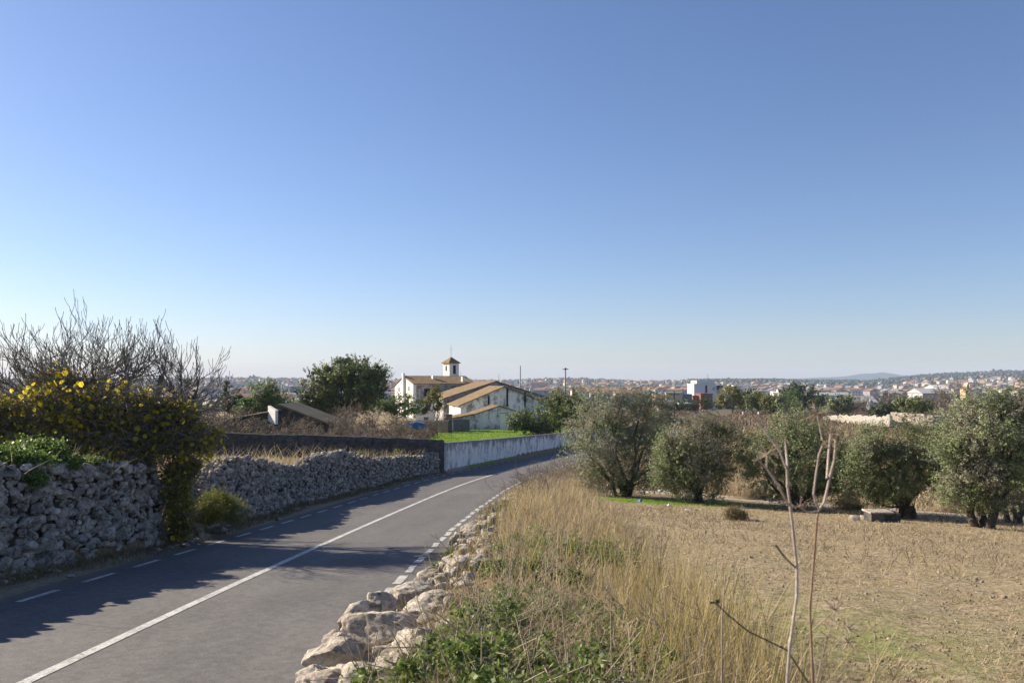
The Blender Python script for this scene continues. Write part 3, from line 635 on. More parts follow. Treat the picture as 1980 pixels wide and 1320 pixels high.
def tree(name, label, cat, base, lobes, mat, n, leaf, tr=.15, d=None, ncl=None, cr=None, group=None, trunkmat='bark', stems=1, twigs=0, mat2=None, f2=.0, depthf=1.0, upness=0):
    """lobes: (px, py, rx, ry[, dy]) in photo pixels at distance d -> real ellipsoids with depth."""
    base = np.asarray(base, float); d = d or base[1]; s = d / FP
    C = []; Rr = []
    for lb in lobes:
        dy = lb[4] if len(lb) > 4 else 0.0
        C.append(P(lb[0], lb[1], d + dy)); Rr.append((lb[2] * s * GR, (lb[2] + lb[3]) / 2 * s * depthf * GR, lb[3] * s * GR))
    C = np.array(C); Rr = np.array(Rr)
    ex = 2 * len(C); k = rng.integers(0, len(C), ex); u = rdir(ex) * [1, 1, .8]; C2 = C[k] + u * Rr[k] * 1.08; R2 = Rr[k] * rng.uniform(.25, .55, (ex, 1)) * rng.uniform(.7, 1.3, (ex, 3)); ok = C2[:, 2] > base[2] + .5; C = np.concatenate([C, C2[ok]]); Rr = np.concatenate([Rr * .93, R2[ok]]); nl0 = len(C) - int(ok.sum())
    root = thing(name, base, label, cat, group)
    ncl = ncl or max(30, n // 60); cr = cr or float(Rr.mean()) * .2
    ns = int(n * .34) if leaf[0] < .2 else int(n * .25)
    pts, cc = crownpts(C, Rr, n - ns, ncl, cr); keep = vnoise(pts * (.55 / cr / 2) + len(C), 91) > -.24; pts = pts[keep]
    K = max(10, ns // 26); u = rdir(K) * [1, 1, .9]; k0 = rng.choice(len(C), K, p=Rr.prod(1) ** .66 / (Rr.prod(1) ** .66).sum()); sb = C[k0] + u * Rr[k0] * .92; sd = norm(u * .9 + rdir(K) * .5 + [0, 0, .45]); sL = cr * rng.uniform(1.2, 3.2, (K, 1)); ki = rng.integers(0, K, ns)
    pts = np.concatenate([pts, sb[ki] + sd[ki] * sL[ki] * rng.uniform(0, 1, (ns, 1)) + rng.normal(0, cr * .16, (ns, 3))])
    gz = G(pts[:, 0], pts[:, 1], False); pts = pts[pts[:, 2] > gz + .05]
    segs = []
    starts = [base + np.array([rng.uniform(-1, 1) * tr * 2.2, rng.uniform(-1, 1) * tr * 2.2, -.15]) if stems > 1 else base - (0, 0, .15) for _ in range(stems)]
    h = C[:, 2].mean() - base[2]
    forks = []
    for st_ in starts:
        f = st_ + np.array([rng.normal(0, .12) * h * .5, rng.normal(0, .1) * h * .5, h * (.38 if stems == 1 else .30)]); limb(segs, st_, f, tr, tr * .75, 0, 5, .07); forks.append(f)
    for c, r_ in zip(C[:nl0], Rr[:nl0]):
        f = forks[int(np.argmin([np.linalg.norm((c - q)[:2]) for q in forks]))]
        if c[2] < f[2] + .3: f = f - (0, 0, (f[2] - base[2]) * .5)
        pp = limb(segs, f, c, tr * .5, tr * .16, .1, 6, .08)
        for _ in range(7): limb(segs, pp[rng.integers(3, 7)], c + rdir(1)[0] * r_ * .85, tr * .13, tr * .04, .05, 4, .1)
    if twigs:
        k = rng.choice(len(cc), twigs); e = cc[k] + rdir(twigs) * cr * 1.6; a_ = cc[k]
        ts = np.concatenate([a_, e, np.full((twigs, 1), .011), np.full((twigs, 1), .006)], 1)
        tubes(ts, 3, 'dead_twigs', M['twig'], root)
    tubes(segs, 7, 'trunk', M[trunkmat], root)
    if mat2 and f2 > 0:
        msk = vnoise(pts * (1.1 / max(cr * 4, .3)) + 3, 5) * .5 + .5 + rng.normal(0, .08, len(pts)) > 1 - f2
        V, Fc = leafmesh(pts[msk], leaf[0], leaf[1], 0, norm(pts[msk] - C.mean(0))); mk('crown', V, Fc, M[mat2], root)
        pts = pts[~msk]
    V, Fc = leafmesh(pts, leaf[0], leaf[1], 0, norm(pts - C.mean(0))); mk('crown', V, Fc, M[mat], root)
    return root
OL = (.085, .026)
tree('olive_tree', 'tall grey-green olive tree at the left end of the row, beside the white wall end', 'olive tree', hit(1205, 958),
     [(1148, 815, 48, 62, -.5), (1205, 792, 55, 38), (1255, 800, 34, 40, .5), (1240, 775, 32, 24), (1140, 880, 42, 42, -.7), (1190, 870, 58, 58), (1245, 865, 38, 55, .4), (1200, 915, 60, 38), (1160, 915, 42, 34, -.5), (1190, 770, 30, 20), (1215, 945, 30, 22), (1120, 850, 22, 28), (1272, 840, 22, 30, .4), (1265, 895, 26, 34, .5), (1175, 945, 36, 16), (1235, 935, 30, 24)],
     'olive', 95000, OL, .14, stems=4, cr=.19, ncl=800, twigs=1500, mat2='olivegrey', f2=.5)
tree('olive_tree', 'low rounded olive tree second from the left, before the dirt path', 'olive tree', hit(1352, 974),
     [(1330, 850, 45, 34), (1380, 850, 32, 36), (1310, 890, 40, 42), (1360, 900, 52, 48), (1395, 890, 24, 40), (1345, 938, 42, 30), (1300, 860, 26, 30), (1400, 835, 20, 16), (1352, 830, 30, 18), (1290, 900, 20, 40, .4), (1350, 958, 40, 14)],
     'olive', 68000, OL, .11, stems=4, cr=.18, ncl=560, twigs=1200, mat2='olivegrey', f2=.42)
tree('olive_tree', 'broad green olive tree third from the left, behind the tall dead stalks', 'olive tree', hit(1545, 985),
     [(1535, 815, 34, 34), (1565, 835, 30, 40), (1490, 870, 42, 42), (1540, 880, 60, 52), (1600, 890, 42, 50), (1480, 915, 36, 30), (1545, 940, 60, 30), (1600, 935, 36, 28), (1625, 905, 30, 34), (1510, 835, 28, 26), (1550, 965, 44, 18), (1640, 880, 26, 34, .6), (1625, 945, 30, 24, .5), (1465, 885, 22, 34), (1655, 905, 30, 40, .6)],
     'olive', 80000, OL, .14, stems=4, cr=.19, ncl=680, twigs=800, mat2='darkgreen', f2=.25)
tree('olive_tree', 'grey-green olive tree with spreading low stems beside the stone trough', 'olive tree', hit(1750, 1000),
     [(1690, 850, 32, 30), (1740, 855, 40, 38), (1790, 850, 40, 38), (1670, 895, 30, 36), (1720, 900, 45, 38), (1780, 900, 46, 38), (1700, 940, 38, 22), (1760, 940, 38, 22), (1815, 905, 30, 40), (1650, 925, 26, 34), (1690, 960, 30, 20), (1820, 850, 24, 34)],
     'olive', 72000, OL, .12, stems=6, cr=.19, ncl=600, twigs=900, mat2='olivegrey', f2=.35)
tree('olive_tree', 'largest olive tree with a leaning dark trunk, near the right edge', 'olive tree', hit(1905, 1020),
     [(1890, 816, 55, 42), (1950, 796, 48, 38), (2000, 806, 46, 44), (1850, 856, 42, 40), (1910, 876, 62, 48), (1985, 876, 55, 50), (1850, 903, 40, 38), (1905, 923, 54, 36), (1970, 928, 50, 38), (1930, 771, 24, 14), (1975, 768, 22, 14), (2030, 868, 40, 50), (1845, 948, 28, 24), (1880, 953, 40, 22), (1880, 968, 46, 18), (1945, 968, 36, 18)],
     'olive', 105000, OL, .15, stems=3, cr=.20, ncl=820, twigs=2000, mat2='olivegrey', f2=.35)
tree('olive_tree', 'shaded olive tree cut off by the right edge of the view', 'olive tree', hit(1965, 1012),
     [(2010, 940, 50, 40, 1), (1960, 960, 40, 26, 1), (2040, 900, 50, 50, 1), (2060, 830, 60, 60, 1)], 'olive', 26000, OL, .12, stems=4, cr=.22, ncl=400, twigs=600)
# trees around the farm
tree('oak_tree', 'big rounded dark green tree left of the farmhouse', 'tree', on(668, 118),
     [(640, 735, 34, 26), (690, 718, 38, 24), (715, 735, 28, 26), (668, 752, 40, 26), (705, 762, 30, 26), (612, 745, 22, 20), (620, 775, 32, 22), (605, 790, 22, 18), (650, 790, 22, 16), (690, 785, 30, 18), (668, 715, 34, 18), (725, 750, 18, 24), (600, 765, 18, 16)],
     'pine', 60000, (.34, .16), .35, cr=.5, ncl=480, mat2='darkgreen', f2=.35)
tree('leafy_tree', 'soft mid-green tree above the white parapet of the ruin', 'tree', on(515, 100),
     [(512, 760, 24, 20), (500, 780, 20, 16), (530, 775, 26, 18), (550, 790, 18, 12), (515, 748, 14, 10), (487, 792, 14, 14)], 'bright', 16000, (.22, .1), .2, cr=.4, ncl=260, mat2='pine', f2=.5)
tree('conifer_tree', 'small dark pointed conifer left of the soft green tree', 'tree', on(438, 96),
     [(438, 748, 4, 12), (439, 765, 8, 12), (444, 782, 14, 12)], 'darkgreen', 6000, (.22, .1), .12, cr=.2, ncl=140)
tree('conifer_tree', 'dark pointed conifer between the pointed one and the soft green tree', 'tree', on(460, 98),
     [(460, 765, 5, 10), (459, 780, 12, 12), (462, 792, 16, 10)], 'darkgreen', 6000, (.22, .1), .12, cr=.2, ncl=140)
tree('garden_bush', 'rounded green bush right of the dark conifers', 'bush', on(474, 92), [(474, 782, 10, 11), (471, 794, 12, 10)], 'bright', 4000, (.2, .1), .08, cr=.25, ncl=80)
tree('garden_bush', 'bright green leafy shrub below the farmhouse gable', 'bush', on(768, 135),
     [(760, 780, 26, 10), (785, 776, 16, 12), (745, 786, 16, 9), (775, 790, 28, 10), (795, 788, 12, 12)], 'bright', 12000, (.3, .15), .15, cr=.5, ncl=200, mat2='darkgreen', f2=.35)
tree('small_tree', 'thin yellow-green tree in front of the farmhouse front', 'tree', on(843, 112),
     [(840, 762, 8, 12), (835, 778, 11, 12), (845, 790, 12, 10), (848, 772, 8, 8), (828, 792, 8, 6)], 'yellowgreen', 5000, (.24, .12), .1, cr=.3, ncl=90)
tree('hedge_tree', 'dark green broad tree right of the barn behind the white wall', 'tree', on(1085, 106),
     [(1085, 785, 30, 22), (1110, 795, 26, 26), (1065, 800, 28, 24), (1050, 815, 26, 18), (1095, 815, 30, 18), (1080, 770, 18, 12), (1125, 790, 14, 18)], 'pine', 22000, (.26, .13), .2, cr=.5, ncl=330, mat2='yellowgreen', f2=.3)
tree('hedge_bush', 'dark green bush at the lawn edge in front of the barn', 'bush', on(1015, 98),
     [(1008, 812, 18, 16), (1030, 818, 22, 14), (1050, 826, 22, 12), (1000, 826, 12, 8)], 'darkgreen', 14000, (.22, .11), .1, cr=.4, ncl=230, mat2='pine', f2=.5)
tree('round_bush', 'small round grey-green bush right of the tall olive, by the wooden pole', 'bush', on(1282, 110), [(1278, 810, 18, 18), (1290, 815, 11, 12)], 'darkgreen', 7000, (.17, .07), .1, cr=.3, ncl=120, mat2='olive', f2=.4)
# line of trees beyond the dry field
rowspec = [(1345, 790, [(1345, 783, 26, 10), (1325, 788, 16, 8), (1375, 785, 16, 10)], 'darkgreen', 'dark hedge-like clump under the white block building', 260),
           (1310, 792, [(1310, 788, 8, 7), (1292, 790, 12, 6)], 'darkgreen', 'small dark bush left of the dark hedge clump', 255),
           (1416, 797, [(1412, 762, 18, 12), (1400, 775, 12, 9), (1430, 770, 12, 10)], 'yellowgreen', 'yellow-green round-headed tree first in the far line', 245),
           (1438, 797, [(1440, 770, 18, 12), (1430, 782, 14, 9), (1455, 765, 12, 8)], 'darkgreen', 'dark tree right behind the yellow-green one', 262),
           (1465, 800, [(1458, 772, 17, 10), (1472, 780, 12, 8), (1448, 780, 10, 7)], 'pine', 'mid-green mushroom-shaped tree in the far line', 240),
           (1490, 803, [(1492, 782, 14, 9), (1484, 775, 8, 6)], 'yellowgreen', 'olive-toned tree with forked trunk in the far line', 236),
           (1512, 804, [(1512, 782, 15, 9), (1520, 776, 12, 8)], 'olive', 'greyish tree just right of the forked one', 234),
           (1545, 800, [(1550, 752, 20, 10), (1530, 765, 18, 14), (1565, 765, 16, 14), (1548, 775, 22, 12), (1512, 765, 8, 10)], 'darkgreen', 'tallest dark broad tree of the far line', 250),
           (1533, 799, [(1533, 768, 10, 7), (1525, 780, 12, 7)], 'bright', 'lime-green small tree in front of the tallest one', 238),
           (1580, 800, [(1580, 775, 10, 9)], 'darkgreen', 'little dark tree at the right foot of the tallest one', 244),
           (1620, 800, [(1622, 782, 20, 10), (1608, 790, 14, 7), (1640, 788, 10, 7)], 'olive', 'grey-green spreading tree left of the glasshouse', 190),
           (1760, 800, [(1762, 782, 20, 12), (1745, 790, 20, 8), (1780, 790, 12, 8)], 'pine', 'green round tree behind the roofless ruin', 185),
           (1706, 805, [(1705, 797, 16, 6), (1720, 795, 12, 6)], 'darkgreen', 'low dark bush left of the roofless ruin', 176)]
for px_, pb, lb, mt_, lab, d_ in rowspec:
    tree('field_tree', lab, 'tree', on(px_, d_), lb, mt_, 2600 + 900 * len(lb), (.5, .3), .28, d=d_, cr=.7, ncl=40 + 25 * len(lb), group='trees beyond the dry field')

# bare fig tree on the left wall
fbase = np.array([-10.4, 21.0, float(G(-10.4, 21.0, False))])
fig = thing('fig_tree', fbase, 'large bare fig tree with upcurved pale branches behind the left wall', 'tree')
segs = []; tips = []
forks = []
for fx_, fy_, r0 in ((185, 735, .10), (245, 735, .10), (312, 728, .09), (120, 760, .08), (350, 765, .06)):
    f_ = P(fx_, fy_, 21 + rng.uniform(-.4, .4)); limb(segs, fbase + ((f_[0] - fbase[0]) * .45, rng.uniform(-.2, .2), -.1), f_, r0, r0 * .8, 0, 6, .04); forks.append(f_)
for tx, ty in ((-40, 700), (-10, 672), (20, 650), (55, 632), (95, 615), (135, 612), (160, 605), (205, 612), (245, 615), (285, 625), (320, 640), (350, 650), (385, 672), (30, 715), (80, 690), (120, 670), (165, 660), (215, 660), (265, 665), (300, 690), (345, 705), (385, 735), (70, 740), (150, 700), (230, 700), (10, 760), (-30, 740), (180, 640), (330, 680), (60, 665)):
    tgt = P(tx, ty + 62, 21 + rng.uniform(-2.3, 2.3)); f_ = forks[int(np.argmin([abs(f[0] - tgt[0]) + .6 * rng.random() for f in forks]))]
    r0 = rng.uniform(.036, .052); pp = limb(segs, f_, tgt, r0, r0 * .38, -.30, 8, .05); L = np.linalg.norm(tgt - f_)
    for j in range(2, 9):
        for _ in range(2):
            dd = norm(pp[j] - pp[j - 1]); nd = norm(dd * .8 + norm(rng.normal(size=3) * (1, .9, .5)) * .75)
            grow(segs, pp[j].copy(), norm(nd * (1, 1, .55)), rng.uniform(.5, .95) * (.8 + .15 * L), r0 * (.5 - .03 * j), 0, .62, .05, (2.8, 1.5), .55, .0055, tips, .62)
segs = [s for s in segs if s[5] > fbase[2] - .2]
tubes(segs, 5, 'branches', M['figbark'], fig)
print('fig segs', len(segs))
# leafy undergrowth with yellow leaves on top of the wall
def bushat(name, label, cat, d, lobes, mat, n, leaf, cr, ncl, yl=0, yleaf=.11, sticks=0, smat='twig'):
    s = d / FP; C = np.array([P(l[0], l[1], d + (l[4] if len(l) > 4 else 0)) for l in lobes]); Rr = np.array([(l[2] * s, (l[2] + l[3]) / 2 * s * .8, l[3] * s) for l in lobes])
    b = C.mean(0); b[2] = float(G(b[0], b[1], False)); root = thing(name, b, label, cat)
    pts, cc = crownpts(C, Rr, n, ncl, cr); V, Fc = leafmesh(pts, *leaf); mk('leaves', V, Fc, M[mat], root)
    if yl:
        k = rng.choice(len(cc), max(8, len(cc) // 2), replace=False); k = k[(rng.random(yl) ** 1.15 * len(k)).astype(int)]; q = cc[k] + rng.normal(0, cr * 1.1, (yl, 3)); n_ = len(q)
        # five-sided broad leaves
        a = norm(rng.normal(size=(n_, 3)) + [0, -.2, 0]); b2 = norm(np.cross(a, rdir(n_))); Ls = yleaf * rng.uniform(.45, 1.35, (n_, 1))
        ring = [(1, 0), (.45, .62), (-.45, .55), (-.8, .0), (-.45, -.55), (.45, -.62)]
        V = np.stack([q + a * u * Ls * .6 + b2 * v * Ls * .75 for u, v in ring], 1); Fc = np.arange(6 * n_).reshape(n_, 6); mk('yellow_leaves', V.reshape(-1, 3), Fc, M['yellow'], root)
    if sticks:
        k = rng.choice(len(cc), sticks); a_ = cc[k] + rng.normal(0, cr, (sticks, 3)); e = a_ + norm(rng.normal(size=(sticks, 3)) * (1, .8, .6) + (0, 0, .25)) * rng.uniform(.2, .75, (sticks, 1))
        tubes(np.concatenate([a_, e, np.full((sticks, 1), .008), np.full((sticks, 1), .004)], 1), 3, 'stems', M[smat], root)
    return root
bushat('climbing_vine', 'tangled climber with yellow autumn leaves under the fig tree', 'vine', 19.3,
       [(30, 800, 60, 45), (110, 800, 55, 55), (190, 810, 60, 60), (270, 815, 55, 60), (335, 815, 42, 42), (60, 845, 70, 40), (160, 860, 70, 40), (260, 875, 60, 35), (345, 868, 30, 28), (-40, 830, 60, 60), (120, 745, 60, 25, 1), (390, 850, 30, 30)],
       'vine', 25000, (.075, .055), .16, 700, 4300, .105, 7000, 'figbark')
bushat('climbing_vine', 'dark vine column hanging down the wall gap with a few yellow leaves', 'vine', 19.6,
       [(343, 930, 17, 35, 0), (345, 980, 13, 36, 0), (368, 905, 14, 14, .3), (348, 1018, 10, 18, 0)], 'vine', 14000, (.06, .045), .12, 260, 190, .1, 300)
bushat('ivy', 'bright green ivy spilling over the top of the nearest wall', 'ivy', 15.6,
       [(40, 885, 60, 14), (110, 890, 55, 12, .8), (0, 880, 40, 18), (170, 893, 30, 8, 1.8), (75, 868, 60, 14, 1), (60, 925, 24, 12, -.35), (5, 940, 20, 24, -.4)], 'ivy', 15000, (.055, .045), .09, 420)
bushat('grass_tussock', 'rough green tussock on the rubble slope of the wall gap', 'bush', 21.5,
       [(400, 985, 34, 26, -.3), (440, 985, 34, 26, .6), (420, 965, 30, 20, .6)], 'yellowgreen', 9000, (.16, .014), .1, 200)
for px_, d_, r_, lab in ((692, 46.5, 17, 'middle-sized round green bush behind the uneven wall'), (763, 48, 15, 'spiky green bush behind the wall, nearest the white corner but one'), (806, 50, 14, 'low olive-green bush close to the white wall corner')):
    bushat('verge_bush', lab, 'bush', d_, [(px_, 885, r_, 9), (px_ + 5, 879, r_ * .6, 7)], 'yellowgreen' if r_ > 14 else 'scrub', 3000, (.1, .035), .12, 70)
# bare orchard shrubs between the dark wall and the farm
protos = []
bare_lab = ['twiggy grey bare shrub', 'bare reddish-brown fruit tree', 'low tangled bare bush']
bare_pos = [(430, 62, 1.25), (462, 70, 1.1), (500, 64, .85), (545, 66, .8), (585, 68, .85), (630, 70, .9), (668, 76, 1.0), (705, 82, 1.35), (730, 72, .85), (760, 86, 1.2), (845, 88, 1.0), (480, 58, .8), (600, 90, .9), (655, 64, .75), (775, 74, .75), (395, 58, 1.3), (350, 60, 1.4), (690, 92, 1.1), (820, 80, .7), (300, 62, 1.2), (720, 96, 1.3), (645, 84, 1.1), (570, 80, 1.0), (520, 58, .7), (1660, 215, 2.6), (1715, 205, 2.8), (1790, 210, 3.2), (1815, 200, 3.0), (1842, 206, 3.4), (1870, 214, 3.2), (1640, 225, 2.2), (1730, 222, 2.4), (1800, 196, 2.2), (610, 60, .9), (640, 56, .8), (680, 62, .9), (700, 60, .8), (740, 63, .8), (560, 76, 1.0), (505, 80, 1.1), (450, 84, 1.5), (415, 74, 1.6), (380, 70, 1.5), (590, 74, .9), (785, 90, 1.0), (665, 100, 1.5)]
lm = ['left of the ruin', 'below the white parapet', 'in front of the dark ruin roof', 'under the big rounded tree', 'right of the big rounded tree', 'below the farmhouse shrub', 'left of the lawn']
for v in range(3):
    r_ = thing('bare_shrub', (0, 0, 0), None, 'shrub', 'bare shrubs and fruit trees in the orchard'); sg = []
    for k in range((8, 5, 12)[v]):
        dd = norm(np.array([rng.normal(0, .55), rng.normal(0, .55), 1.0])); grow(sg, np.array([rng.normal(0, .12), rng.normal(0, .12), -.1]), dd, (1.5, 1.6, 1.2)[v], .05, 0, .05, .22, (3.6, 3.2, 2.6), .75, .014, None, .64)
    tubes(sg, 3, 'branches', M['twig'], r_) if v != 1 else tubes(sg, 3, 'branches', simple('reddish_twig', (.09, .06, .05), (.18, .13, .11), 5, bump=0), r_)
    tp_ = np.array([q[3:6] for q in sg if q[7] < .016]); tp_ = tp_[rng.choice(len(tp_), 900)] + rng.normal(0, .10, (900, 3)); V_, F_ = leafmesh(tp_, .12, .035); mk('withered_leaves', V_, F_, M['redscrub' if v != 2 else 'scrub'], r_)
    protos.append(r_); print('bare', v, len(sg))
def dup(root, loc, rz, s, label):
    c = root.copy(); sc.collection.objects.link(c); c.location = [float(q) for q in loc]; c.rotation_euler = (0, 0, rz); c.scale = (s, s, s * rng.uniform(.85, 1.1)); c['label'] = label
    for ch in root.children:
        k = ch.copy(); sc.collection.objects.link(k); k.parent = c; k.matrix_parent_inverse = ch.matrix_parent_inverse.copy()
    return c
for i, (px_, d_, s_) in enumerate(bare_pos):
    v = i % 3; where = 'left of the ruin' if px_ < 440 else 'below the white parapet' if px_ < 540 else 'in front of the dark ruin roof' if px_ < 600 else 'under the big rounded tree' if px_ < 700 else 'right of the big rounded tree' if px_ < 770 else 'left of the green lawn' if px_ < 1000 else 'before the pale sheds on the right'
    lab = bare_lab[v] + ' ' + where; loc = on(px_, d_)
    if i < 3: o = protos[v]; o.location = [float(q) for q in loc]; o.scale = (s_,) * 3; o['label'] = lab
    else: dup(protos[v], loc, rng.uniform(0, 6), s_, lab)
# ================================================================ FAR TOWN
fcols = {'cream': (.62, .54, .42), 'white': (.72, .71, .67), 'pink': (.50, .36, .28), 'ochre': (.55, .42, .24), 'grey': (.42, .42, .42)}
for k, c in fcols.items(): M['w_' + k] = simple('render_' + k, tuple(v * .9 for v in c), c, .3, bump=0)
M['troof'] = simple('terracotta', (.23, .13, .085), (.34, .20, .13), .2, bump=0); M['groof'] = simple('grey_roof', (.30, .29, .28), (.42, .41, .40), .2, bump=0)
def hproto(v):
    r = np.random.default_rng(v); W, D, H = r.uniform(9, 16), r.uniform(8, 12), r.choice([4.5, 6.5, 8.5, 11]); col = list(fcols)[v % 5]
    if v % 6 == 5: W = r.uniform(28, 48)
    m = MB(); m.box((-W / 2, -D / 2, -6), (W / 2, D / 2, H), 0)
    if v % 4 != 3:
        ov = .5; hh = H + D * .18
        m.prof([(-D / 2 - ov, H + .05), (D / 2 + ov, H + .05), (0, hh)], -W / 2 - ov, W / 2 + ov, 1, lambda V: np.stack([-V[:, 1], V[:, 0], V[:, 2]], 1))
    else: m.box((-W / 2 - .15, -D / 2 - .15, H + .01), (W / 2 + .15, D / 2 + .15, H + .5), 0); m.box((-2, -2, H + .51), (2, 2, H + 2.6), 0)
    fl = int(H // 2.8)
    for f_ in range(fl):
        for x_ in np.arange(-W / 2 + 1.6, W / 2 - 1.2, 3.2): m.box((x_ - .55, -D / 2 - .05, 1 + f_ * 2.9), (x_ + .55, -D / 2 + .02, 2.4 + f_ * 2.9), 2); m.box((x_ - .55, D / 2 - .02, 1 + f_ * 2.9), (x_ + .55, D / 2 + .05, 2.4 + f_ * 2.9), 2)
    me = m.build('far_house', [M['w_' + col], M['troof'] if v % 3 else M['groof'], M['dark']], None).data
    o = bpy.data.objects['far_house'] if 'far_house' in bpy.data.objects else None
    bpy.data.objects.remove(o); return me, col, W, H, v % 4 != 3
hp = [hproto(v) for v in range(20)]
def region(px_): return ('seen through the fig tree' if px_ < 430 else 'between ruin and rounded tree' if px_ < 600 else 'behind the big rounded tree' if px_ < 765 else 'right of the bell tower' if px_ < 960 else 'above the barn ridge' if px_ < 1060 else 'around the tall floodlight mast' if px_ < 1150 else 'above the tall olive tree' if px_ < 1300 else 'behind the white block building' if px_ < 1420 else 'above the far line of trees' if px_ < 1590 else 'under the blue mountain' if px_ < 1760 else 'right of the blue mountain')
def okspot(px_, d_):
    # wooded slopes carry few houses
    if px_ > 1340 and d_ > 2300: return rng.random() < (.55 if d_ > 3000 and px_ > 1780 else .22)
    return not (1660 < px_ < 1860 and d_ < 900)
spots = []
while len(spots) < 2300:
    px_ = rng.uniform(-60, 2060); d_ = 850 * (3500 / 850) ** rng.uniform(0, 1) ** .8
    if px_ < 380 and rng.random() < .6: continue
    x = (px_ - 990) / FP * d_
    if vnoise(np.array([x * .006, d_ * .003, 0]), 77) < -.25 and rng.random() < .8: continue
    if okspot(px_, d_): spots.append((px_, d_))
for _ in range(160):
    px_ = rng.uniform(330, 1000); spots.append((px_, rng.uniform(420, 900)))
spots.sort(key=lambda q: q[1])
vis = [q for q in spots if 385 < q[0] < 1985][:285]; visset = set(vis); rest = [q for q in spots if q not in visset]
for px_, d_ in vis:
    me, col, W, H, pit = hp[rng.integers(20)]; x = (px_ - 990) / FP * d_; o = bpy.data.objects.new('far_house', me); sc.collection.objects.link(o)
    o.location = (x, d_, float(G(x, d_, False))); o.rotation_euler = (0, 0, R(rng.choice([-30, -20, 10, 60, 70, 95]) + rng.uniform(-6, 6)))
    kind = ('long ' if W > 25 else 'tall ' if H > 8 else 'small ' if H < 5 else '') + col
    tag(o, f"{kind} {'pitched-roof' if pit else 'flat-roofed'} {'building' if W > 25 or H > 8 else 'house'} {region(px_)}", 'house', 'houses of the distant town')
Vs, Fs, Ms, n = [], [], [], 0
mats = [M['w_' + k] for k in fcols] + [M['troof'], M['groof']]
mb = MB()
for px_, d_ in rest:
    x = (px_ - 990) / FP * d_; z = float(F(x, d_)); W, D, H = rng.uniform(9, 18), rng.uniform(8, 12), rng.uniform(4, 9); fr = frame(x, d_, z, rng.uniform(-1, 1)); c_ = int(rng.integers(5))
    mb.box((-W / 2, -D / 2, -6), (W / 2, D / 2, H), c_, fr); mb.prof([(-W / 2 - .5, H + .02), (W / 2 + .5, H + .02), (0, H + W * .15)], -D / 2 - .5, D / 2 + .5, 5 + int(rng.random() < .3), fr)
tag(mb.build('farthest_houses', mats), 'tiny pale houses scattered over the farthest hillsides', 'houses', kind='stuff')
# woodland clumps over the hills
wp = []
while len(wp) < 8500:
    px_ = rng.uniform(-200, 2200); d_ = 700 * (3650 / 700) ** (rng.uniform(0, 1) ** .6); x = (px_ - 990) / FP * d_
    dens = .34 + .8 * vnoise(np.array([x * .005, d_ * .0022, 3.]), 31)
    if px_ > 1330 and d_ > 2300: dens += .75
    if px_ < 780 and d_ > 3000: dens += .5
    if rng.random() < dens: wp.append((x, d_))
for _ in range(900):
    px_ = rng.uniform(-200, 1000) if rng.random() < .7 else rng.uniform(1000, 2100); d_ = rng.uniform(300 if px_ < 1000 else 420, 900); wp.append(((px_ - 990) / FP * d_, d_))
wr = []
while len(wr) < 3200:
    px_ = rng.uniform(1330, 2100); d_ = rng.uniform(2300, 3650); x = (px_ - 990) / FP * d_
    if rng.random() < .62 + .7 * vnoise(np.array([x * .004, d_ * .003, 9.]), 61): wr.append((x, d_))
items = [((x, d_, float(F(x, d_)) + s * .6), (s, s, s)) for (x, d_), s in zip(wr, rng.uniform(4, 9, len(wr)))]
for x, d_ in wp:
    s = rng.uniform(1.8, 4.6) * (1 + .35 * (d_ > 2300)); items.append(((x, d_, float(G(x, d_, False)) + s * .7), (s, s, s * rng.uniform(.8, 1.25))))
for px_, s in ((438, 9), (447, 8), (483, 9), (490, 11), (497, 8), (518, 7), (425, 6), (550, 5), (570, 5), (766, 8), (757, 6), (780, 5), (1409, 9), (1400, 5), (1416, 6), (1055, 7), (1062, 6), (1100, 7), (1812, 9), (1830, 7), (1860, 6), (1920, 11), (1934, 10), (1950, 8), (1752, 7), (1765, 6)):
    d_ = 3450; x = (px_ - 990) / FP * d_; items.append(((x, d_, float(F(x, d_)) + s * .9), (s, s, s * 1.2)))
tag(rockpile('far_woodland', items, M['farwood'], None, 1, 12), 'dark woodland and garden trees covering the distant hills', 'woodland', kind='stuff')
# individual mid-distance buildings
def bl(name, label, px0, px1, ytop, d_, depth, wallm, roof='flat', yaw=0, cat='building', rows=0, roofm='groof', fn=None, dh=0):
    x0 = (px0 - 990) / FP * d_; x1 = (px1 - 990) / FP * d_; zt = -(ytop - 738) / FP * d_; z0 = float(G(x0, d_, False)) - 2; W = (x1 - x0) / math.cos(R(yaw)); fr = frame(x0, d_, 0, R(yaw))
    r = thing(name, (x0, d_, z0), label, cat)
    MB().box((0, 0, z0), (W, depth, zt), 0, fr).build('wall', M[wallm], r)
    if roof == 'flat': MB().box((-.2, -.2, zt + .01), (W + .2, depth + .2, zt + .45), 0, fr).build('parapet', M[wallm], r)
    elif roof == 'x': m = MB(); m.prof([(-.4, zt + .02), (depth + .4, zt + .02), (depth / 2, zt + dh)], -W - .4, .4, 0, lambda V: fr(np.stack([-V[:, 1], V[:, 0], V[:, 2]], 1))); m.build('roof', M[roofm], r)
    elif roof == 'y': m = MB(); m.prof([(-.4, zt + .02), (W + .4, zt + .02), (W / 2, zt + dh)], -.4, depth + .4, 0, fr); m.build('roof', M[roofm], r)
    h = zt - z0 - 2
    for k in range(rows):
        zz = zt - (k + .65) * min(3.0, h / max(rows, 1))
        nw = max(2, int(W / 3.4))
        for j in range(nw): xx = W * (j + .5) / nw; MB().box((xx - .55, -.06, zz - .6), (xx + .55, .02, zz + .6), 0, fr).build('window', M['dark'], r)
    return r, fr, W, zt
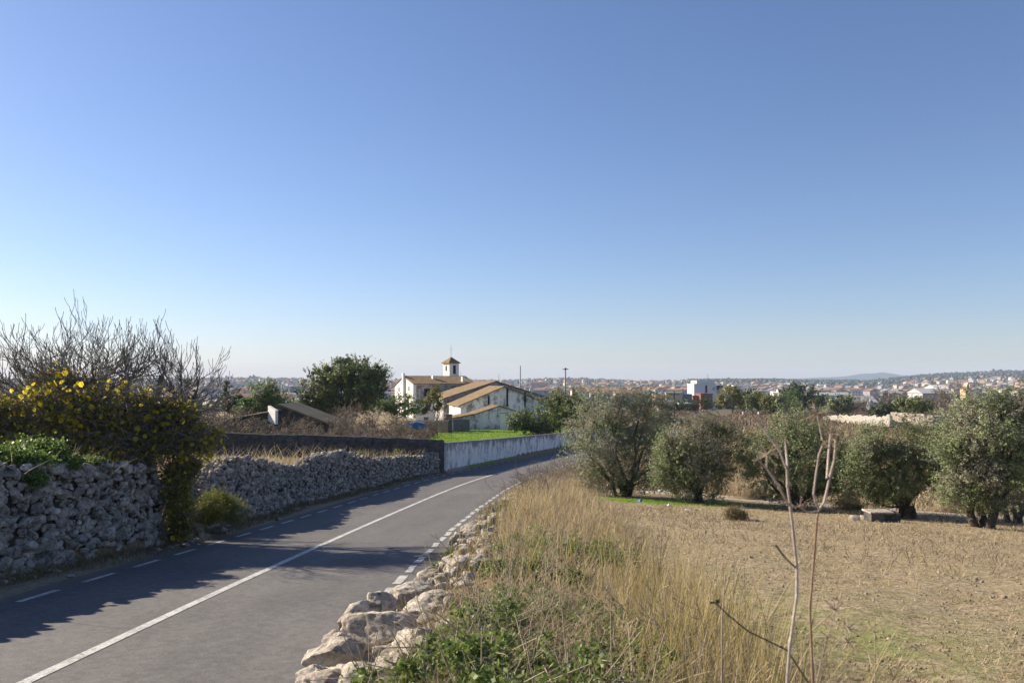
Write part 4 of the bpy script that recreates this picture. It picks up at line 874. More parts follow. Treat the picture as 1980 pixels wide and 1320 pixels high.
r, fr, W, zt = bl('block_building', 'big pale white block building on the right of the town', 1342, 1386, 743, 480, 14, 'w_white', yaw=4)
MB().box((1.6, .5, zt + .47), (W - 1.2, 12, zt + 2.3), 0, fr).build('upper_storey', M['w_white'], r); MB().box((6.6, -.08, zt - 8), (7.8, .02, zt - .5), 0, fr).build('window', M['dark'], r); MB().box((10.9, -.08, zt - 3.4), (12.6, .02, zt - 1.6), 0, fr).build('window', M['groof'], r)
MB().box((W + .1, 3, -16), (W + 5, 13, zt - 3), 0, fr).build('annex', M['w_grey'], r); MB().box((W - .5, 2.4, zt - 2.9), (W + 4.5, 12, zt - .6), 0, fr).build('dark_box', M['dark'], r)
q = fr(np.array([[10, 6, 0]]))[0]; tubes([(q[0], q[1], zt + 2, q[0], q[1], zt + 6, .2, .12)], 5, 'aerial', M['metal'], r)
M['maroon'] = simple('maroon_render', (.20, .075, .065), (.27, .10, .085), .3, bump=0); M['olivewall'] = simple('ochre_render', (.40, .36, .22), (.50, .45, .28), .3, bump=0); M['bluewall'] = simple('blue_grey_wall', (.12, .17, .25), (.2, .25, .33), .3, bump=0)
bl('town_building', 'maroon stepped building in front of the big white block', 1355, 1378, 762, 450, 12, 'maroon'); bl('town_building', 'low maroon wing joined left of the maroon stepped one', 1340, 1354, 766, 455, 10, 'maroon')
bl('town_building', 'ochre-yellow box building left of the white block', 1288, 1319, 760, 430, 14, 'olivewall', yaw=-8); bl('town_building', 'narrow blue-grey building joined to the ochre box', 1320, 1338, 763, 436, 12, 'bluewall')
bl('warehouse', 'low pale shed with grey roof below the ochre box', 1280, 1308, 785, 330, 12, 'w_white', 'x', dh=2.2, roofm='w_grey'); bl('town_building', 'pinkish cream building left of the ochre box', 1268, 1287, 764, 440, 12, 'w_pink', rows=1)
bl('warehouse', 'small white shed with blue door below the white block', 1320, 1345, 781, 350, 10, 'w_white')
bl('apartment_building', 'cream row of flats with dark windows right of the floodlight mast', 1106, 1140, 757, 520, 14, 'w_cream', rows=2); bl('apartment_building', 'cream flats with terracotta roof beside the cream row', 1141, 1176, 759, 540, 14, 'w_cream', 'x', dh=2.4, roofm='troof', rows=2)
bl('apartment_building', 'greyish cream terrace seen above the tall olive tree', 1190, 1240, 760, 560, 14, 'w_pink', 'x', dh=2.4, roofm='troof', rows=1)
r, fr, W, zt = bl('warehouse', 'long pale grey warehouse with a little white turret at its left end', 1024, 1062, 755, 760, 18, 'w_grey', 'flat'); MB().box((0, -2, -22), (3.5, 2, zt + 1.2), 0, fr).build('turret', M['w_white'], r); MB().prof([(-.2, zt + 1.22), (3.7, zt + 1.22), (1.75, zt + 4.5)], -2.2, 2.2, 0, fr).build('turret_roof', M['w_white'], r)
bl('terrace_row', 'very long low cream terrace above the barn roof', 1025, 1059, 739.5, 1500, 12, 'w_pink', 'x', dh=2.5, roofm='troof')
bl('apartment_building', 'cream flats standing left of the soft green tree', 476, 496, 747, 620, 12, 'w_cream', rows=2, yaw=-15)
bl('warehouse', 'white low sheds between the soft green tree and the big rounded one', 548, 586, 762, 560, 14, 'w_white'); bl('town_building', 'blue-grey shed behind the white low sheds', 562, 590, 748, 900, 14, 'bluewall')
bl('warehouse', 'white sheds glimpsed between the big rounded tree and the farmhouse', 742, 764, 756, 700, 12, 'w_white', rows=1)
bl('warehouse', 'large pale shed with grey gabled roof behind the roofless ruin', 1784, 1845, 760, 420, 16, 'w_grey', 'x', dh=2.4, roofm='w_grey'); bl('warehouse', 'taller pale shed block rising behind the large pale shed', 1812, 1836, 752, 450, 14, 'w_grey', 'x', dh=2.2, roofm='w_white')
bl('warehouse', 'long low shed with pale roof on the right, beyond bare trees', 1652, 1697, 778, 330, 12, 'w_grey', 'x', dh=2.6, roofm='w_grey')
bl('warehouse', 'long low pale roofs right of the tallest dark tree', 1585, 1650, 764, 700, 14, 'w_grey', 'x', dh=2.4, roofm='w_grey')
bl('school_building', 'long white building on the slope above the far line of trees', 1418, 1452, 744.5, 1500, 14, 'w_white', rows=1)
r, fr, W, zt = bl('church', 'small ochre church with pointed tower at the far right', 1867, 1877, 752, 650, 8, 'w_ochre', 'x', dh=1.8, roofm='troof'); MB().box((1, 0, zt), (3, 2.2, zt + 2.4), 0, fr).build('tower', M['w_ochre'], r); MB().prof([(.9, zt + 2.42), (3.1, zt + 2.42), (2, zt + 5)], 0, 2.2, 0, fr).build('spire', M['w_ochre'], r)
# glass dome-like tank by the long shed
tk = thing('silo', P(1683, 785, 320), 'small grey domed silo beside the long low shed', 'silo'); c = P(1683, 785, 320); V, Fc = ico(3); V = V * (1.4, 1.4, 2.6) + (c[0], c[1], c[2]); mk('body', V, Fc, M['w_grey'], tk, True)
def mast(name, label, cat, px_, ytop, d_, r0, r1, mat='metal', head=None):
    x = (px_ - 990) / FP * d_; zt = -(ytop - 738) / FP * d_; z0 = float(G(x, d_, False)); rt = thing(name, (x, d_, z0), label, cat)
    tubes([(x, d_, z0 - .5, x, d_, zt, r0, r1)], 8, 'pole', M[mat], rt)
    return rt, x, zt
rt, x, zt = mast('floodlight_mast', 'very tall floodlight mast with round lamp head above the town', 'mast', 1093.5, 714, 420, .42, .26)
m = MB(); 
for k in range(12):
    a = k * math.pi / 6; fr = frame(x, 420, 0, a); m.box((.3, -.35, zt - .1), (1.45, .35, zt + .25), 0, fr)
m.build('lamp_head', M['dark'], rt); m = MB(); fr = frame(x, 420, 0, 0); m.prof([(-.6, zt + .25), (.6, zt + .25), (.15, zt + .85), (-.15, zt + .85)], 419.6 - 420, .4, 0, fr); m.build('cap', M['dark'], rt)
mast('factory_chimney', 'slim tall chimney rising above the town right of the barn', 'chimney', 1006, 707, 900, .85, .6, 'w_grey')
mast('radio_mast', 'thin faint mast left of the tall chimney', 'mast', 964.5, 723, 900, .28, .2); mast('radio_mast', 'thin faint mast close to the right side of the bell tower', 'mast', 891, 718, 800, .25, .15)
rt, x, zt = mast('utility_pole', 'wooden utility pole standing in the dry field right of the tall olive', 'pole', 1303.5, 757, 145, .15, .10, 'bark'); MB().box((x - .9, 144.9, zt - .55), (x + .9, 145.1, zt - .4)).build('crossbar', M['bark'], rt)
mast('utility_pole', 'far wooden pole rising behind the tall olive crown', 'pole', 1157, 752, 170, .14, .09, 'bark')
# small white containers among the far trees
for px_, py_, lab in ((1437, 798, 'small white plastic water container under the dark far tree'), (1467, 797, 'small white plastic water container left of the forked far tree')):
    c = on(px_, 232); rt = thing('water_container', c, lab, 'container'); fr = frame(c[0], c[1], c[2], R(8)); MB().box((0, 0, .13), (.8, .8, .9), 0, fr).build('tank', M['w_grey'], rt); MB().box((-.05, -.05, 0), (.85, .85, .12), 0, fr).build('pallet', M['bark'], rt); MB().box((.25, .25, .9), (.55, .55, .98), 0, fr).build('cap', M['dark'], rt)
# ================================================================ NEAR RIGHT: boulders, collapsed wall, weeds, field
bould = [((754, 1218), 8.6, (.46, .40, .30), 'big pitted pale boulder, largest of the roadside rocks'), ((832, 1182), 9.5, (.42, .34, .22), 'flat grey slab rock leaning behind the big pitted boulder'),
         ((788, 1150), 10.5, (.42, .30, .20), 'long wedge rock with shaded end above the slab'), ((697, 1195), 9.3, (.30, .26, .20), 'narrow dark-edged slab nearest the asphalt'),
         ((645, 1268), 7.9, (.29, .27, .19), 'rounded pale rock low by the road, bottom left of the pile'), ((705, 1322), 6.9, (.58, .42, .24), 'broad rough rock at the bottom edge of the view'),
         ((600, 1308), 7.3, (.20, .22, .12), 'small pale corner rock at the very bottom by the road'), ((892, 1052), 18.5, (.34, .3, .30), 'dark upright rock topping the collapsed wall'),
         ((868, 1090), 16.8, (.30, .28, .22), 'pointed rock just below the dark upright one'), ((838, 1112), 14.4, (.28, .24, .16), 'squat pale rock beside the right edge line'),
         ((884, 1112), 14.5, (.26, .22, .17), 'pale rock in the middle of the crumbled stretch'), ((906, 1020), 22, (.34, .28, .22), 'grey rock in the wall remains beside the dashed line'),
         ((658, 1238), 8.4, (.17, .16, .12), 'fist-sized stone wedged between the low rocks'), ((735, 1172), 10.0, (.25, .22, .17), 'pale upright stone behind the narrow slab'), ((645, 1325), 6.8, (.3, .25, .12), 'flat white stone lying lowest by the road'),
         ((800, 1245), 8.2, (.26, .22, .16), 'half-hidden stone at the right foot of the big boulder')]
for i, ((px_, py_), d_, s_, lab) in enumerate(bould):
    V, Fc = rockverts(s_, 900 + i * 7, 5 if d_ < 12 else 4, 11, .16, .5); c = P(px_, py_, d_)
    tag(mk('boulder', V + c, Fc, M['rock'], None, True), lab, 'rock', 'roadside boulders of the collapsed wall')
its = []
for k in range(620):
    y_ = 5 + 30 * rng.uniform(0, 1) ** .9; off = rng.normal(.0, .28); e_ = 3.62 + .0 * y_; x_ = float(xc(y_)) + e_ + off + .35 * rng.random()
    amp = .75 + .35 * float(n2(y_, 0., .5, 2, 61)); hh = max(0, (1 - (abs(off) / .55) ** 2)) * .34 * amp * rng.random()
    z_ = float(G(x_, y_, False)); sz = rng.uniform(.06, .17, 3) * (1.15, 1.15, .75) * (1.0 if y_ > 12 else .8); its.append(((x_, y_, z_ + hh + .03), sz))
for k in range(120):
    y_ = rng.uniform(5.5, 13); x_ = float(xc(y_)) + rng.uniform(3.0, 3.75); zz = float(G(x_, y_, False)) + max(0, .28 - abs(x_ - float(xc(y_)) - 3.55) * .5) * rng.uniform(.2, 1.1); its.append(((x_, y_, zz), rng.uniform(.10, .2, 3) * (1.2, 1.2, .85)))
cw = thing('collapsed_wall', (-1, 18, -3.6), 'crumbled low dry stone wall along the right edge of the road', 'stone wall'); rockpile('stones', its, M['rock'], cw, 3, 16)

def scat(n, y0, y1, xf, p=1.0):    # x from xf(y, u), density roughly even per unit length ^p
    y = y0 + (y1 - y0) * rng.uniform(0, 1, n) ** p; x = xf(y, rng.uniform(0, 1, n)); return np.stack([x, y, G(x, y)], 1)
def patch(pts, sc_, thr, seed): return pts[n2(pts[:, 0], pts[:, 1], sc_, 3, seed) > thr]
vx = lambda y, u: xc(y) + 3.75 - .3 * sm(26, 32, y) + u * (np.maximum(strip_edge(y) + .25, xc(y) + 6) - (xc(y) + 3.75))
def stuffblades(name, label, cat, B, H, W, mat, leanv=.35, bend=.5):
    n = len(B); ln = rng.normal(0, leanv, (n, 2)) + [.05, -.04]; V, Fc = blades(B - [0, 0, .03], H, ln, W, bend); return tag(mk(name, V, Fc, M[mat]), label, cat, kind='stuff')
B = scat(31000, 8.5, 50, vx, .9); B = B[n2(B[:, 0], B[:, 1], .9, 3, 70) + .4 * rng.random(len(B)) > .06]; hh = (.30 + .55 * sm(8, 16, B[:, 1])) * rng.uniform(.35, 1.2, len(B)) * (.75 + .5 * n2(B[:, 0], B[:, 1], .7, 2, 71)) * (.45 + .55 * sm(0, 1.3, B[:, 0] - xc(B[:, 1]) - 3.9 + .8 * sm(26, 34, B[:, 1])))
hh *= np.clip(1.15 - .5 * sm(0, 1, (B[:, 0] - strip_edge(B[:, 1]) + .5)), .3, 1)
stuffblades('dry_grass', 'tall dry straw-coloured grass on the verge right of the road', 'grass', B, hh, .006 + .0004 * B[:, 1], 'drygrass', .38)
B = scat(1700, 4.2, 9.5, lambda y, u: .55 + u * (strip_edge(y) - .25), 1.0); B = B[rng.random(len(B)) < sm(.2, 1.1, B[:, 0] - .35)]
stuffblades('golden_stalks', 'upright green and yellow stalks at the bottom centre of the view', 'grass', B, rng.uniform(.4, 1.08, len(B)), .006, 'goldgrass', .2, .3)
B = scat(900, 9, 30, vx); stuffblades('golden_stalks', 'scattered golden stalks standing in the straw-coloured grass', 'grass', B, rng.uniform(.5, 1.15, len(B)), .011, 'goldgrass', .2, .3)
B = scat(9000, 3.6, 9, lambda y, u: -1.0 + u * (strip_edge(y) + 1.5)); stuffblades('dry_grass', 'tangled dry stems lying among the green brambles', 'grass', B, rng.uniform(.15, .5, len(B)), .005, 'drygrass', 1.0, .8)
B = scat(16000, 7, 60, lambda y, u: xc(y) + 3.28 + u ** 1.5 * .9); stuffblades('verge_grass', 'short dry grass fringing the asphalt on the right', 'grass', B, rng.uniform(.05, .3, len(B)), .008, 'drygrass', .5)
B = scat(15000, 4, 52, lambda y, u: wallx(y) + .05 + u ** 1.5 * .75); stuffblades('verge_grass', 'short olive-brown grass along the foot of the left walls', 'grass', B, rng.uniform(.04, .22, len(B)), .010, 'scrub', .5)
B = scat(26000, 22, 51, lambda y, u: wallx(y) - .5 - u * (14 + 0 * y)); B = B[(B[:, 1] < ybound(B[:, 0]) - .4)]
stuffblades('meadow_grass', 'dry tan grass between the uneven wall and the dark wall', 'grass', B, rng.uniform(.15, .6, len(B)), .022, 'drygrass', .35)
B = scat(5000, 22, 51, lambda y, u: wallx(y) - .5 - u * 14); B = B[(B[:, 1] < ybound(B[:, 0]) - .4)]; stuffblades('meadow_grass', 'greenish weeds between the uneven wall and the dark wall', 'grass', B, rng.uniform(.2, .6, len(B)), .03, 'yellowgreen', .5)
yb = lambda y, u: xc(y) * 0 - 11.5 + u * (estwx(y) - .35 + 11.5)
B = scat(60000, 53.5, 126, yb); B = B[B[:, 0] < estwx(B[:, 1]) - .3]; stuffblades('lawn_grass', 'vivid green lawn inside the white wall', 'lawn', B, rng.uniform(.06, .16, len(B)), .05, 'greengrass', .4)
B = scat(1300, 4, 50, lambda y, u: wallx(y) - .35 - u * .5); stuffblades('wall_top_weeds', 'wispy weeds growing along the top of the uneven wall', 'weeds', B, rng.uniform(.5, 1.3, len(B)) , .02, 'drygrass', .5)
B = scat(36000, 46, 100, lambda y, u: -36 + u * 27); B = B[(B[:, 1] > ybound(B[:, 0]) + .6) & (n2(B[:, 0], B[:, 1], .12, 3, 33) > -.12)]; stuffblades('orchard_undergrowth', 'brown and olive undergrowth below the bare shrubs behind the dark wall', 'undergrowth', B, rng.uniform(.2, .9, len(B)), .06, 'redscrub', .6)
# brambles
def mound(n, ncl, cent, mat, name, label, cat, leaf, cr=.07, hgt=.4, stk=0):
    c = np.array([(x, y, float(G(x, y)) + hgt * .3) for x, y, *_ in cent]); Rr = np.array([(r, r * 1.1, hgt * r / .6) for _, _, r in cent]); root = thing(name, c.mean(0), label, cat)
    pts, cc = crownpts(c, Rr, n, ncl, cr); g_ = G(pts[:, 0], pts[:, 1]); pts = pts[pts[:, 2] > g_]; V, Fc = leafmesh(pts, *leaf); mk('leaves', V, Fc, M[mat], root)
    if stk:
        k = rng.choice(len(cc), stk); a_ = cc[k]; e = a_ + norm(rng.normal(size=(stk, 3)) + (0, 0, .4)) * rng.uniform(.15, .5, (stk, 1)); tubes(np.concatenate([a_, e, np.full((stk, 1), .004), np.full((stk, 1), .003)], 1), 4, 'stems', M['stalk'], root)
    return root
mound(25000, 620, [(-.75, 5.7, .38), (-.3, 5.3, .5), (.1, 5.8, .5), (-.2, 6.7, .45), (.4, 5.0, .5), (.75, 5.7, .45), (-.55, 5.0, .4), (.3, 4.4, .5), (-.1, 4.3, .5)], 'bramble', 'bramble_bush', 'low green bramble sprawling beside the boulders at the bottom', 'bramble', (.042, .030), .055, .36, 500)
mound(9000, 330, [(-.2, 8.0, .45), (.3, 7.6, .45), (.75, 7.4, .45), (.1, 8.9, .4), (.6, 8.6, .4), (-.35, 7.4, .35)], 'ivy', 'bramble_bush', 'brighter green weeds spreading behind the low bramble', 'weeds', (.045, .028), .06, .26, 260)
mound(9000, 260, [(.35, 13.5, .6), (.9, 13, .55), (1.5, 12.6, .45), (.0, 14.2, .4)], 'ivy', 'weed_bush', 'feathery green plant in the middle of the dry grass', 'weeds', (.07, .012), .09, .38, 100)
mound(2600, 90, [(-1.15, 15.2, .25), (-1.1, 16.6, .22)], 'ivy', 'weed_bush', 'small green weed among the crumbled wall stones', 'weeds', (.05, .03), .05, .25)
mound(4200, 120, [(-.35, 24, .5), (-.75, 23.5, .3)], 'scrub', 'weed_bush', 'dark olive shrub beside the farther wall stones', 'weeds', (.09, .014), .1, .4)
mound(6000, 160, [(.3, 11, .4), (-.2, 11.3, .35), (.7, 10.6, .35)], 'bramble', 'weed_bush', 'dark leafy weeds where the crumbled wall meets the dry grass', 'weeds', (.04, .028), .06, .25, 150)
mound(6000, 160, [(1.35, 5.2, .3), (1.0, 6.6, .35), (1.3, 7.2, .3)], 'bramble', 'weed_bush', 'dark leaves under the upright golden stalks', 'weeds', (.04, .028), .06, .25, 250)
# dry twiggy brush
sg = []
for k in range(150):
    y_ = rng.uniform(30, 52); x_ = float(xc(y_)) + rng.uniform(3.6, 5.4); grow(sg, np.array([x_, y_, float(G(x_, y_))]), norm(np.array([rng.normal(0, .5), rng.normal(0, .4), 1])), .75, .012, 0, .1, .2, (2.5, 2), .7, .006, None, .7)
tag(tubes(sg, 3, 'dry_brush', M['twig']), 'grey leafless brush on the verge where the road bends', 'brush', kind='stuff')
sg = []
for k in range(170):
    y_ = rng.uniform(5, 22); x_ = rng.uniform(float(xc(y_)) + 4.2, strip_edge(y_) + .3); grow(sg, np.array([x_, y_, float(G(x_, y_))]), norm(np.array([rng.normal(0, .7), rng.normal(0, .5), .8])), rng.uniform(.4, .8), .006, 0, .02, .15, (1.6, 1.2), .6, .003, None, .55)
tag(tubes(sg, 4, 'dead_stems', M['stalk']), 'pale dead stems scattered through the right verge', 'stems', kind='stuff')
# field clods, stones and sparse weeds
fx = lambda y, u: strip_edge(y) + .2 + u * (1.0 * y + 3)
def fieldpts(n, p=1.6):
    y = 4.5 + 30 * rng.uniform(0, 1, n) ** p; x = strip_edge(y) + .1 + rng.uniform(0, 1, n) * (.7 * y + 2); return np.stack([x, y, G(x, y)], 1)
q = fieldpts(9000); s = rng.uniform(.005, .019, (len(q), 1)) * (1 + .03 * q[:, 1:2]) ; big = rng.random((len(q), 1)) < .012; s = s * np.where(big, 2.2, 1)
M['clod'] = stone('field_clod', (.24, .18, .11), (.42, .33, .22), (.60, .51, .38), 5, (.2, .16, .1))
tag(rockpile('field_stones', [(q[i] + (0, 0, s[i, 0] * .2), rng.uniform(.6, 1.3, 3) * s[i]) for i in range(len(q))], M['clod'], None, 1, 16), 'small stones and clods strewn over the tilled field', 'stones', kind='stuff')
q = fieldpts(60000, 1.3); q = q[n2(q[:, 0], q[:, 1], .55, 3, 81) + .3 * rng.random(len(q)) > .02]; stuffblades('field_weeds', 'thin dry tufts scattered over the tilled field', 'weeds', q, rng.uniform(.03, .13, len(q)), .004 + .0006 * q[:, 1], 'drygrass', .9)
q = fieldpts(16000); q = q[n2(q[:, 0], q[:, 1], .5, 3, 91) + .2 * rng.random(len(q)) > .14]; stuffblades('field_weeds', 'low green sprouts scattered over the tilled field', 'weeds', q, rng.uniform(.02, .07, len(q)), .006 + .0005 * q[:, 1], 'yellowgreen', .8)
q = fieldpts(9000, .5); q = q[(q[:, 1] > 14) & (n2(q[:, 0], q[:, 1], .22, 3, 95) > .05)]; stuffblades('field_weeds', 'brownish leafless weeds in the farther part of the field', 'weeds', q, rng.uniform(.08, .3, len(q)), .012, 'redscrub', .7)
q = np.stack([rng.normal(6.3, 2.4, 14000), rng.normal(34.6, 1.2, 14000)], 1); q = q[(q[:, 0] > 2.5)]; q = np.c_[q, G(q[:, 0], q[:, 1])]; stuffblades('green_grass', 'patch of fresh green grass before the left olive trees', 'grass', q, rng.uniform(.03, .12, len(q)), .015, 'greengrass', .5)
# track
tc = np.array([hit(a, b) for a, b in ((1120, 947), (1200, 948), (1300, 953), (1450, 966), (1600, 979), (1750, 991), (1900, 999), (2150, 1006))])
u = np.linspace(0, len(tc) - 1, 90); cx = np.interp(u, range(len(tc)), tc[:, 0]); cy = np.interp(u, range(len(tc)), tc[:, 1]); k_ = np.ones(9) / 9
cx = np.convolve(np.pad(cx, 4, 'edge'), k_, 'valid'); cy = np.convolve(np.pad(cy, 4, 'edge'), k_, 'valid'); t = norm(np.stack([np.gradient(cx), np.gradient(cy)], 1)); nn = np.stack([-t[:, 1], t[:, 0]], 1)
rows = []
for j, o_ in enumerate(np.linspace(-1.25, 1.25, 9)):
    e_ = o_ * (1 + .2 * n2(cx, cy, .8, 2, 5)); X_, Y_ = cx + nn[:, 0] * e_, cy + nn[:, 1] * e_; rows.append(np.stack([X_, Y_, G(X_, Y_) + .035 - .05 * (j in (0, 8))], 1))
V = np.stack(rows).reshape(-1, 3); i = np.arange(89); Fc = np.concatenate([np.stack([i + j * 90, i + 1 + j * 90, i + 91 + j * 90, i + 90 + j * 90], 1) for j in range(8)])
M['dirt'] = simple('pale_dirt', (.25, .205, .15), (.42, .36, .28), 3, bump=.5); tag(mk('dirt_track', V, Fc, M['dirt'], None, True), kind='structure')
# scrub beyond the track
def behind(n, d0, d1, p=1.0):
    d_ = d0 + (d1 - d0) * rng.uniform(0, 1, n) ** p; px_ = rng.uniform(1090, 2150, n); x = (px_ - 990) / FP * d_; return np.stack([x, d_, G(x, d_)], 1)
off_track = lambda q: q[np.min(np.hypot(q[:, None, 0] - cx[None, ::3], q[:, None, 1] - cy[None, ::3]), 1) > 1.5]
q = behind(60000, 33, 140, 1.3); q = off_track(q); q = q[(q[:, 0] > xc(q[:, 1]) + 5) & (q[:, 1] > 42 - .3 * q[:, 0])]; hs = (.2 + .6 * np.maximum(0, n2(q[:, 0], q[:, 1], .25, 3, 7) + .25)) * rng.uniform(.5, 1.2, len(q))
stuffblades('dry_scrub', 'dry ochre grass and scrub behind the olive trees', 'scrub', q, hs, .02 + .0007 * q[:, 1], 'drygrass', .4)
q = behind(26000, 38, 150, 1.2); q = off_track(q); q = q[(n2(q[:, 0], q[:, 1], .12, 3, 17) > .0) & (q[:, 0] > xc(q[:, 1]) + 5) & (q[:, 1] > 43 - .3 * q[:, 0])]; stuffblades('dry_scrub', 'low olive-brown shrubs behind the olive trees', 'scrub', q, rng.uniform(.3, .9, len(q)), .05 + .0006 * q[:, 1], 'scrub', .6)
q = behind(26000, 150, 262, .9); hs = .35 + .55 * (np.sin(q[:, 1] * 2.1 + q[:, 0] * .25) > .1); stuffblades('dry_vineyard', 'rows of brown leafless vines filling the far field', 'vines', q, hs * rng.uniform(.6, 1.2, len(q)), .16, 'redscrub', .5)
for i, (px_, py_, r_, lab, mt_) in enumerate(((1440, 950, 40, 'pale feathery dry bush between the second and third olives', 'drygrass'), (1640, 975, 28, 'olive-brown bush left of the stone trough', 'scrub'), (1255, 925, 24, 'dry reddish bush between the first two olives', 'scrub'), (1830, 985, 26, 'dry pale bush between the last two olives', 'drygrass'), (1420, 995, 16, 'little grey weed tuft at the field edge', 'scrub'))):
    b = hit(px_, py_ + r_ * .5); d_ = b[1] + (2 if i not in (4,) else 0); bushat('dry_bush', lab, 'bush', d_, [(px_, py_, r_, r_ * .6), (px_ + r_ * .5, py_ + 6, r_ * .6, r_ * .45)], mt_, 5000, (.16, .012), .12, 120)
# trough and blocks
b = hit(1718, 1010); tr = thing('stone_trough', b, 'grey rectangular stone trough with a flat lid at the field edge', 'trough'); f = frame(b[0] - .62, b[1], b[2], R(-3))
MB().box((0.05, 0, -.1), (1.0, .7, .30), 0, f).build('basin', M['darkwall'], tr); MB().box((0, -.04, .30), (.78, .74, .35), 0, f).build('lid', M['rock'], tr); V, Fc = rockverts((.16, .16, .08), 5, 3); mk('loose_cap', V + f(np.array([[.9, .3, .36]]))[0], Fc, M['rock'], tr)
for i, (px_, py_, s_, lab) in enumerate(((1652, 1002, .26, 'pale squared block left end of the broken row'), (1672, 1000, .2, 'flat broken stone in the middle of the row'), (1690, 1001, .18, 'dark flat stone touching the trough'))):
    b = hit(px_, py_ + 4); V, Fc = rockverts((s_, s_ * .8, s_ * .45), 40 + i, 3, 10, .06); tag(mk('stone_block', V + b + (0, 0, s_ * .3), Fc, M['rock'], None, True), lab, 'stone')
# litter along the track
lc = {'white': (.75, .75, .75), 'blue': (.05, .12, .4), 'pale blue': (.45, .55, .7), 'yellow': (.6, .45, .06)}
for i, (px_, py_, c_, s_, lab) in enumerate(((1237, 968, 'blue', .2, 'crumpled blue bag left of the track start'), (1276, 950, 'pale blue', .22, 'pale bluish crumpled plastic behind the track'), (1253, 951, 'white', .12, 'small white scrap left of the bluish plastic'), (1306, 956, 'yellow', .1, 'little yellow wrapper behind the track'), (1318, 960, 'white', .1, 'white scrap near the foot of the second olive'), (1293, 976, 'white', .12, 'white paper scrap on the near side of the track'), (1328, 985, 'white', .1, 'tiny white scrap on the field before the second olive'), (1277, 955, 'white', .1, 'white scrap just below the bluish plastic'))):
    b = hit(px_, py_ + 2); V, Fc = rockverts((s_, s_ * .7, s_ * .45), 70 + i, 3, 12, .3); M.setdefault('l' + c_, simple('litter_' + c_.replace(' ', '_'), lc[c_], lc[c_], 3, .5, bump=0)); tag(mk('litter', V + b + (0, 0, s_ * .25), Fc, M['l' + c_]), lab, 'litter')
# dead foreground stalks, about two metres from the camera
def pathtube(name, pts, d_, r0, r1, mat, parent):
    q = [P(a, b, d_ + dz) for a, b, dz in pts]; n = len(q); sg = []
    for i in range(n - 1):
        m_ = 3
        for k in range(m_):
            a = q[i] + (q[i + 1] - q[i]) * k / m_; b = q[i] + (q[i + 1] - q[i]) * (k + 1) / m_; t0 = (i + k / m_) / (n - 1); t1 = (i + (k + 1) / m_) / (n - 1); bul = 1.25 if k == 0 and i else 1
            sg.append((*a, *b, .48 * (r0 + (r1 - r0) * t0) * bul, .48 * (r0 + (r1 - r0) * t1)))
    return sg
M['pstalk'] = simple('weathered_stalk', (.34, .25, .20), (.60, .52, .45), 20, bump=.3, scl=(1, 1, .2)); M['bstalk'] = simple('brown_stalk', (.20, .12, .075), (.36, .24, .16), 25, bump=.3, scl=(1, 1, .2)); M['dstalk'] = simple('dark_stalk', (.05, .04, .03), (.12, .1, .075), 25, bump=.3)
def umbel(sg, px_, py_, d_, n_, L, r_=.0011):
    c = P(px_, py_, d_)
    for k in range(n_):
        e = c + norm(rng.normal(size=3) + (0, 0, .5)) * L * rng.uniform(.5, 1.2); sg.append((*c, *e, r_, r_ * .6)); 
        for j in range(2): sg.append((*e, *(e + norm(rng.normal(size=3) + (0, 0, .5)) * L * .3), r_ * .6, r_ * .5))
D = 2.0
g1 = float(G(.66, 2.0)) 
t = thing('dead_stalk', (.7, 2.0, g1), 'tall pale forked dead stalk close to the camera, left of the pair', 'dead plant')
sg = pathtube('', [(1500, 1700, .05), (1512, 1450, .03), (1527, 1250, 0), (1541, 1150, 0), (1541, 1100, 0), (1535, 1040, 0), (1529, 985, 0), (1523, 940, 0), (1522, 908, 0)], D, .0075, .0068, '', None)
sg += pathtube('', [(1522, 908, 0), (1508, 872, 0), (1492, 850, 0), (1472, 824, 0), (1460, 810, 0)], D, .0062, .0035, '', None) + pathtube('', [(1523, 905, 0), (1520, 870, .04), (1518, 847, .05)], D, .0055, .004, '', None)
sg += pathtube('', [(1524, 975, 0), (1503, 935, -.05), (1482, 905, -.06), (1464, 888, -.07)], D, .006, .004, '', None) + pathtube('', [(1482, 905, -.06), (1483, 878, -.06)], D, .004, .003, '', None)
tubes(sg, 8, 'stem', M['pstalk'], t)
for a_ in ((1518, 847, D + .05, 10, .012), (1483, 878, D - .06, 14, .03), (1460, 810, D, 8, .012), (1464, 888, D - .07, 8, .012)): sg = []; umbel(sg, *a_); tubes(sg, 4, 'seed_head', M['stalk'], t)
t = thing('dead_stalk', (.78, 2.1, g1), 'tall brown dead stalk with several upright arms, right of the pair', 'dead plant')
sg = pathtube('', [(1590, 1750, 0), (1578, 1450, 0), (1572, 1320, 0), (1566, 1175, 0), (1574, 1080, 0), (1580, 1000, 0), (1584, 985, 0)], D + .1, .0068, .006, '', None)
sg2 = pathtube('', [(1584, 985, 0), (1594, 970, 0), (1605, 921, 0), (1614, 886, 0), (1616, 850, 0)], D + .1, .0072, .0062, '', None) + pathtube('', [(1599, 925, 0), (1602, 880, .03), (1606, 838, .05)], D + .1, .006, .005, '', None)
sg2 += pathtube('', [(1584, 985, 0), (1577, 968, -.02), (1573, 955, -.03), (1577, 923, -.03), (1583, 880, -.03), (1590, 862, -.03)], D + .1, .006, .004, '', None) + pathtube('', [(1616, 862, 0), (1628, 850, 0), (1643, 841, 0)], D + .1, .004, .003, '', None) + pathtube('', [(1603, 866, .03), (1590, 850, .03), (1580, 800, .03)], D + .1, .004, .003, '', None)
sg2 += pathtube('', [(1584, 988, 0), (1562, 990, 0), (1546, 980, 0)], D + .1, .004, .003, '', None)
tubes(sg, 8, 'stem', M['bstalk'], t); tubes(sg2, 8, 'arms', M['pstalk'], t)
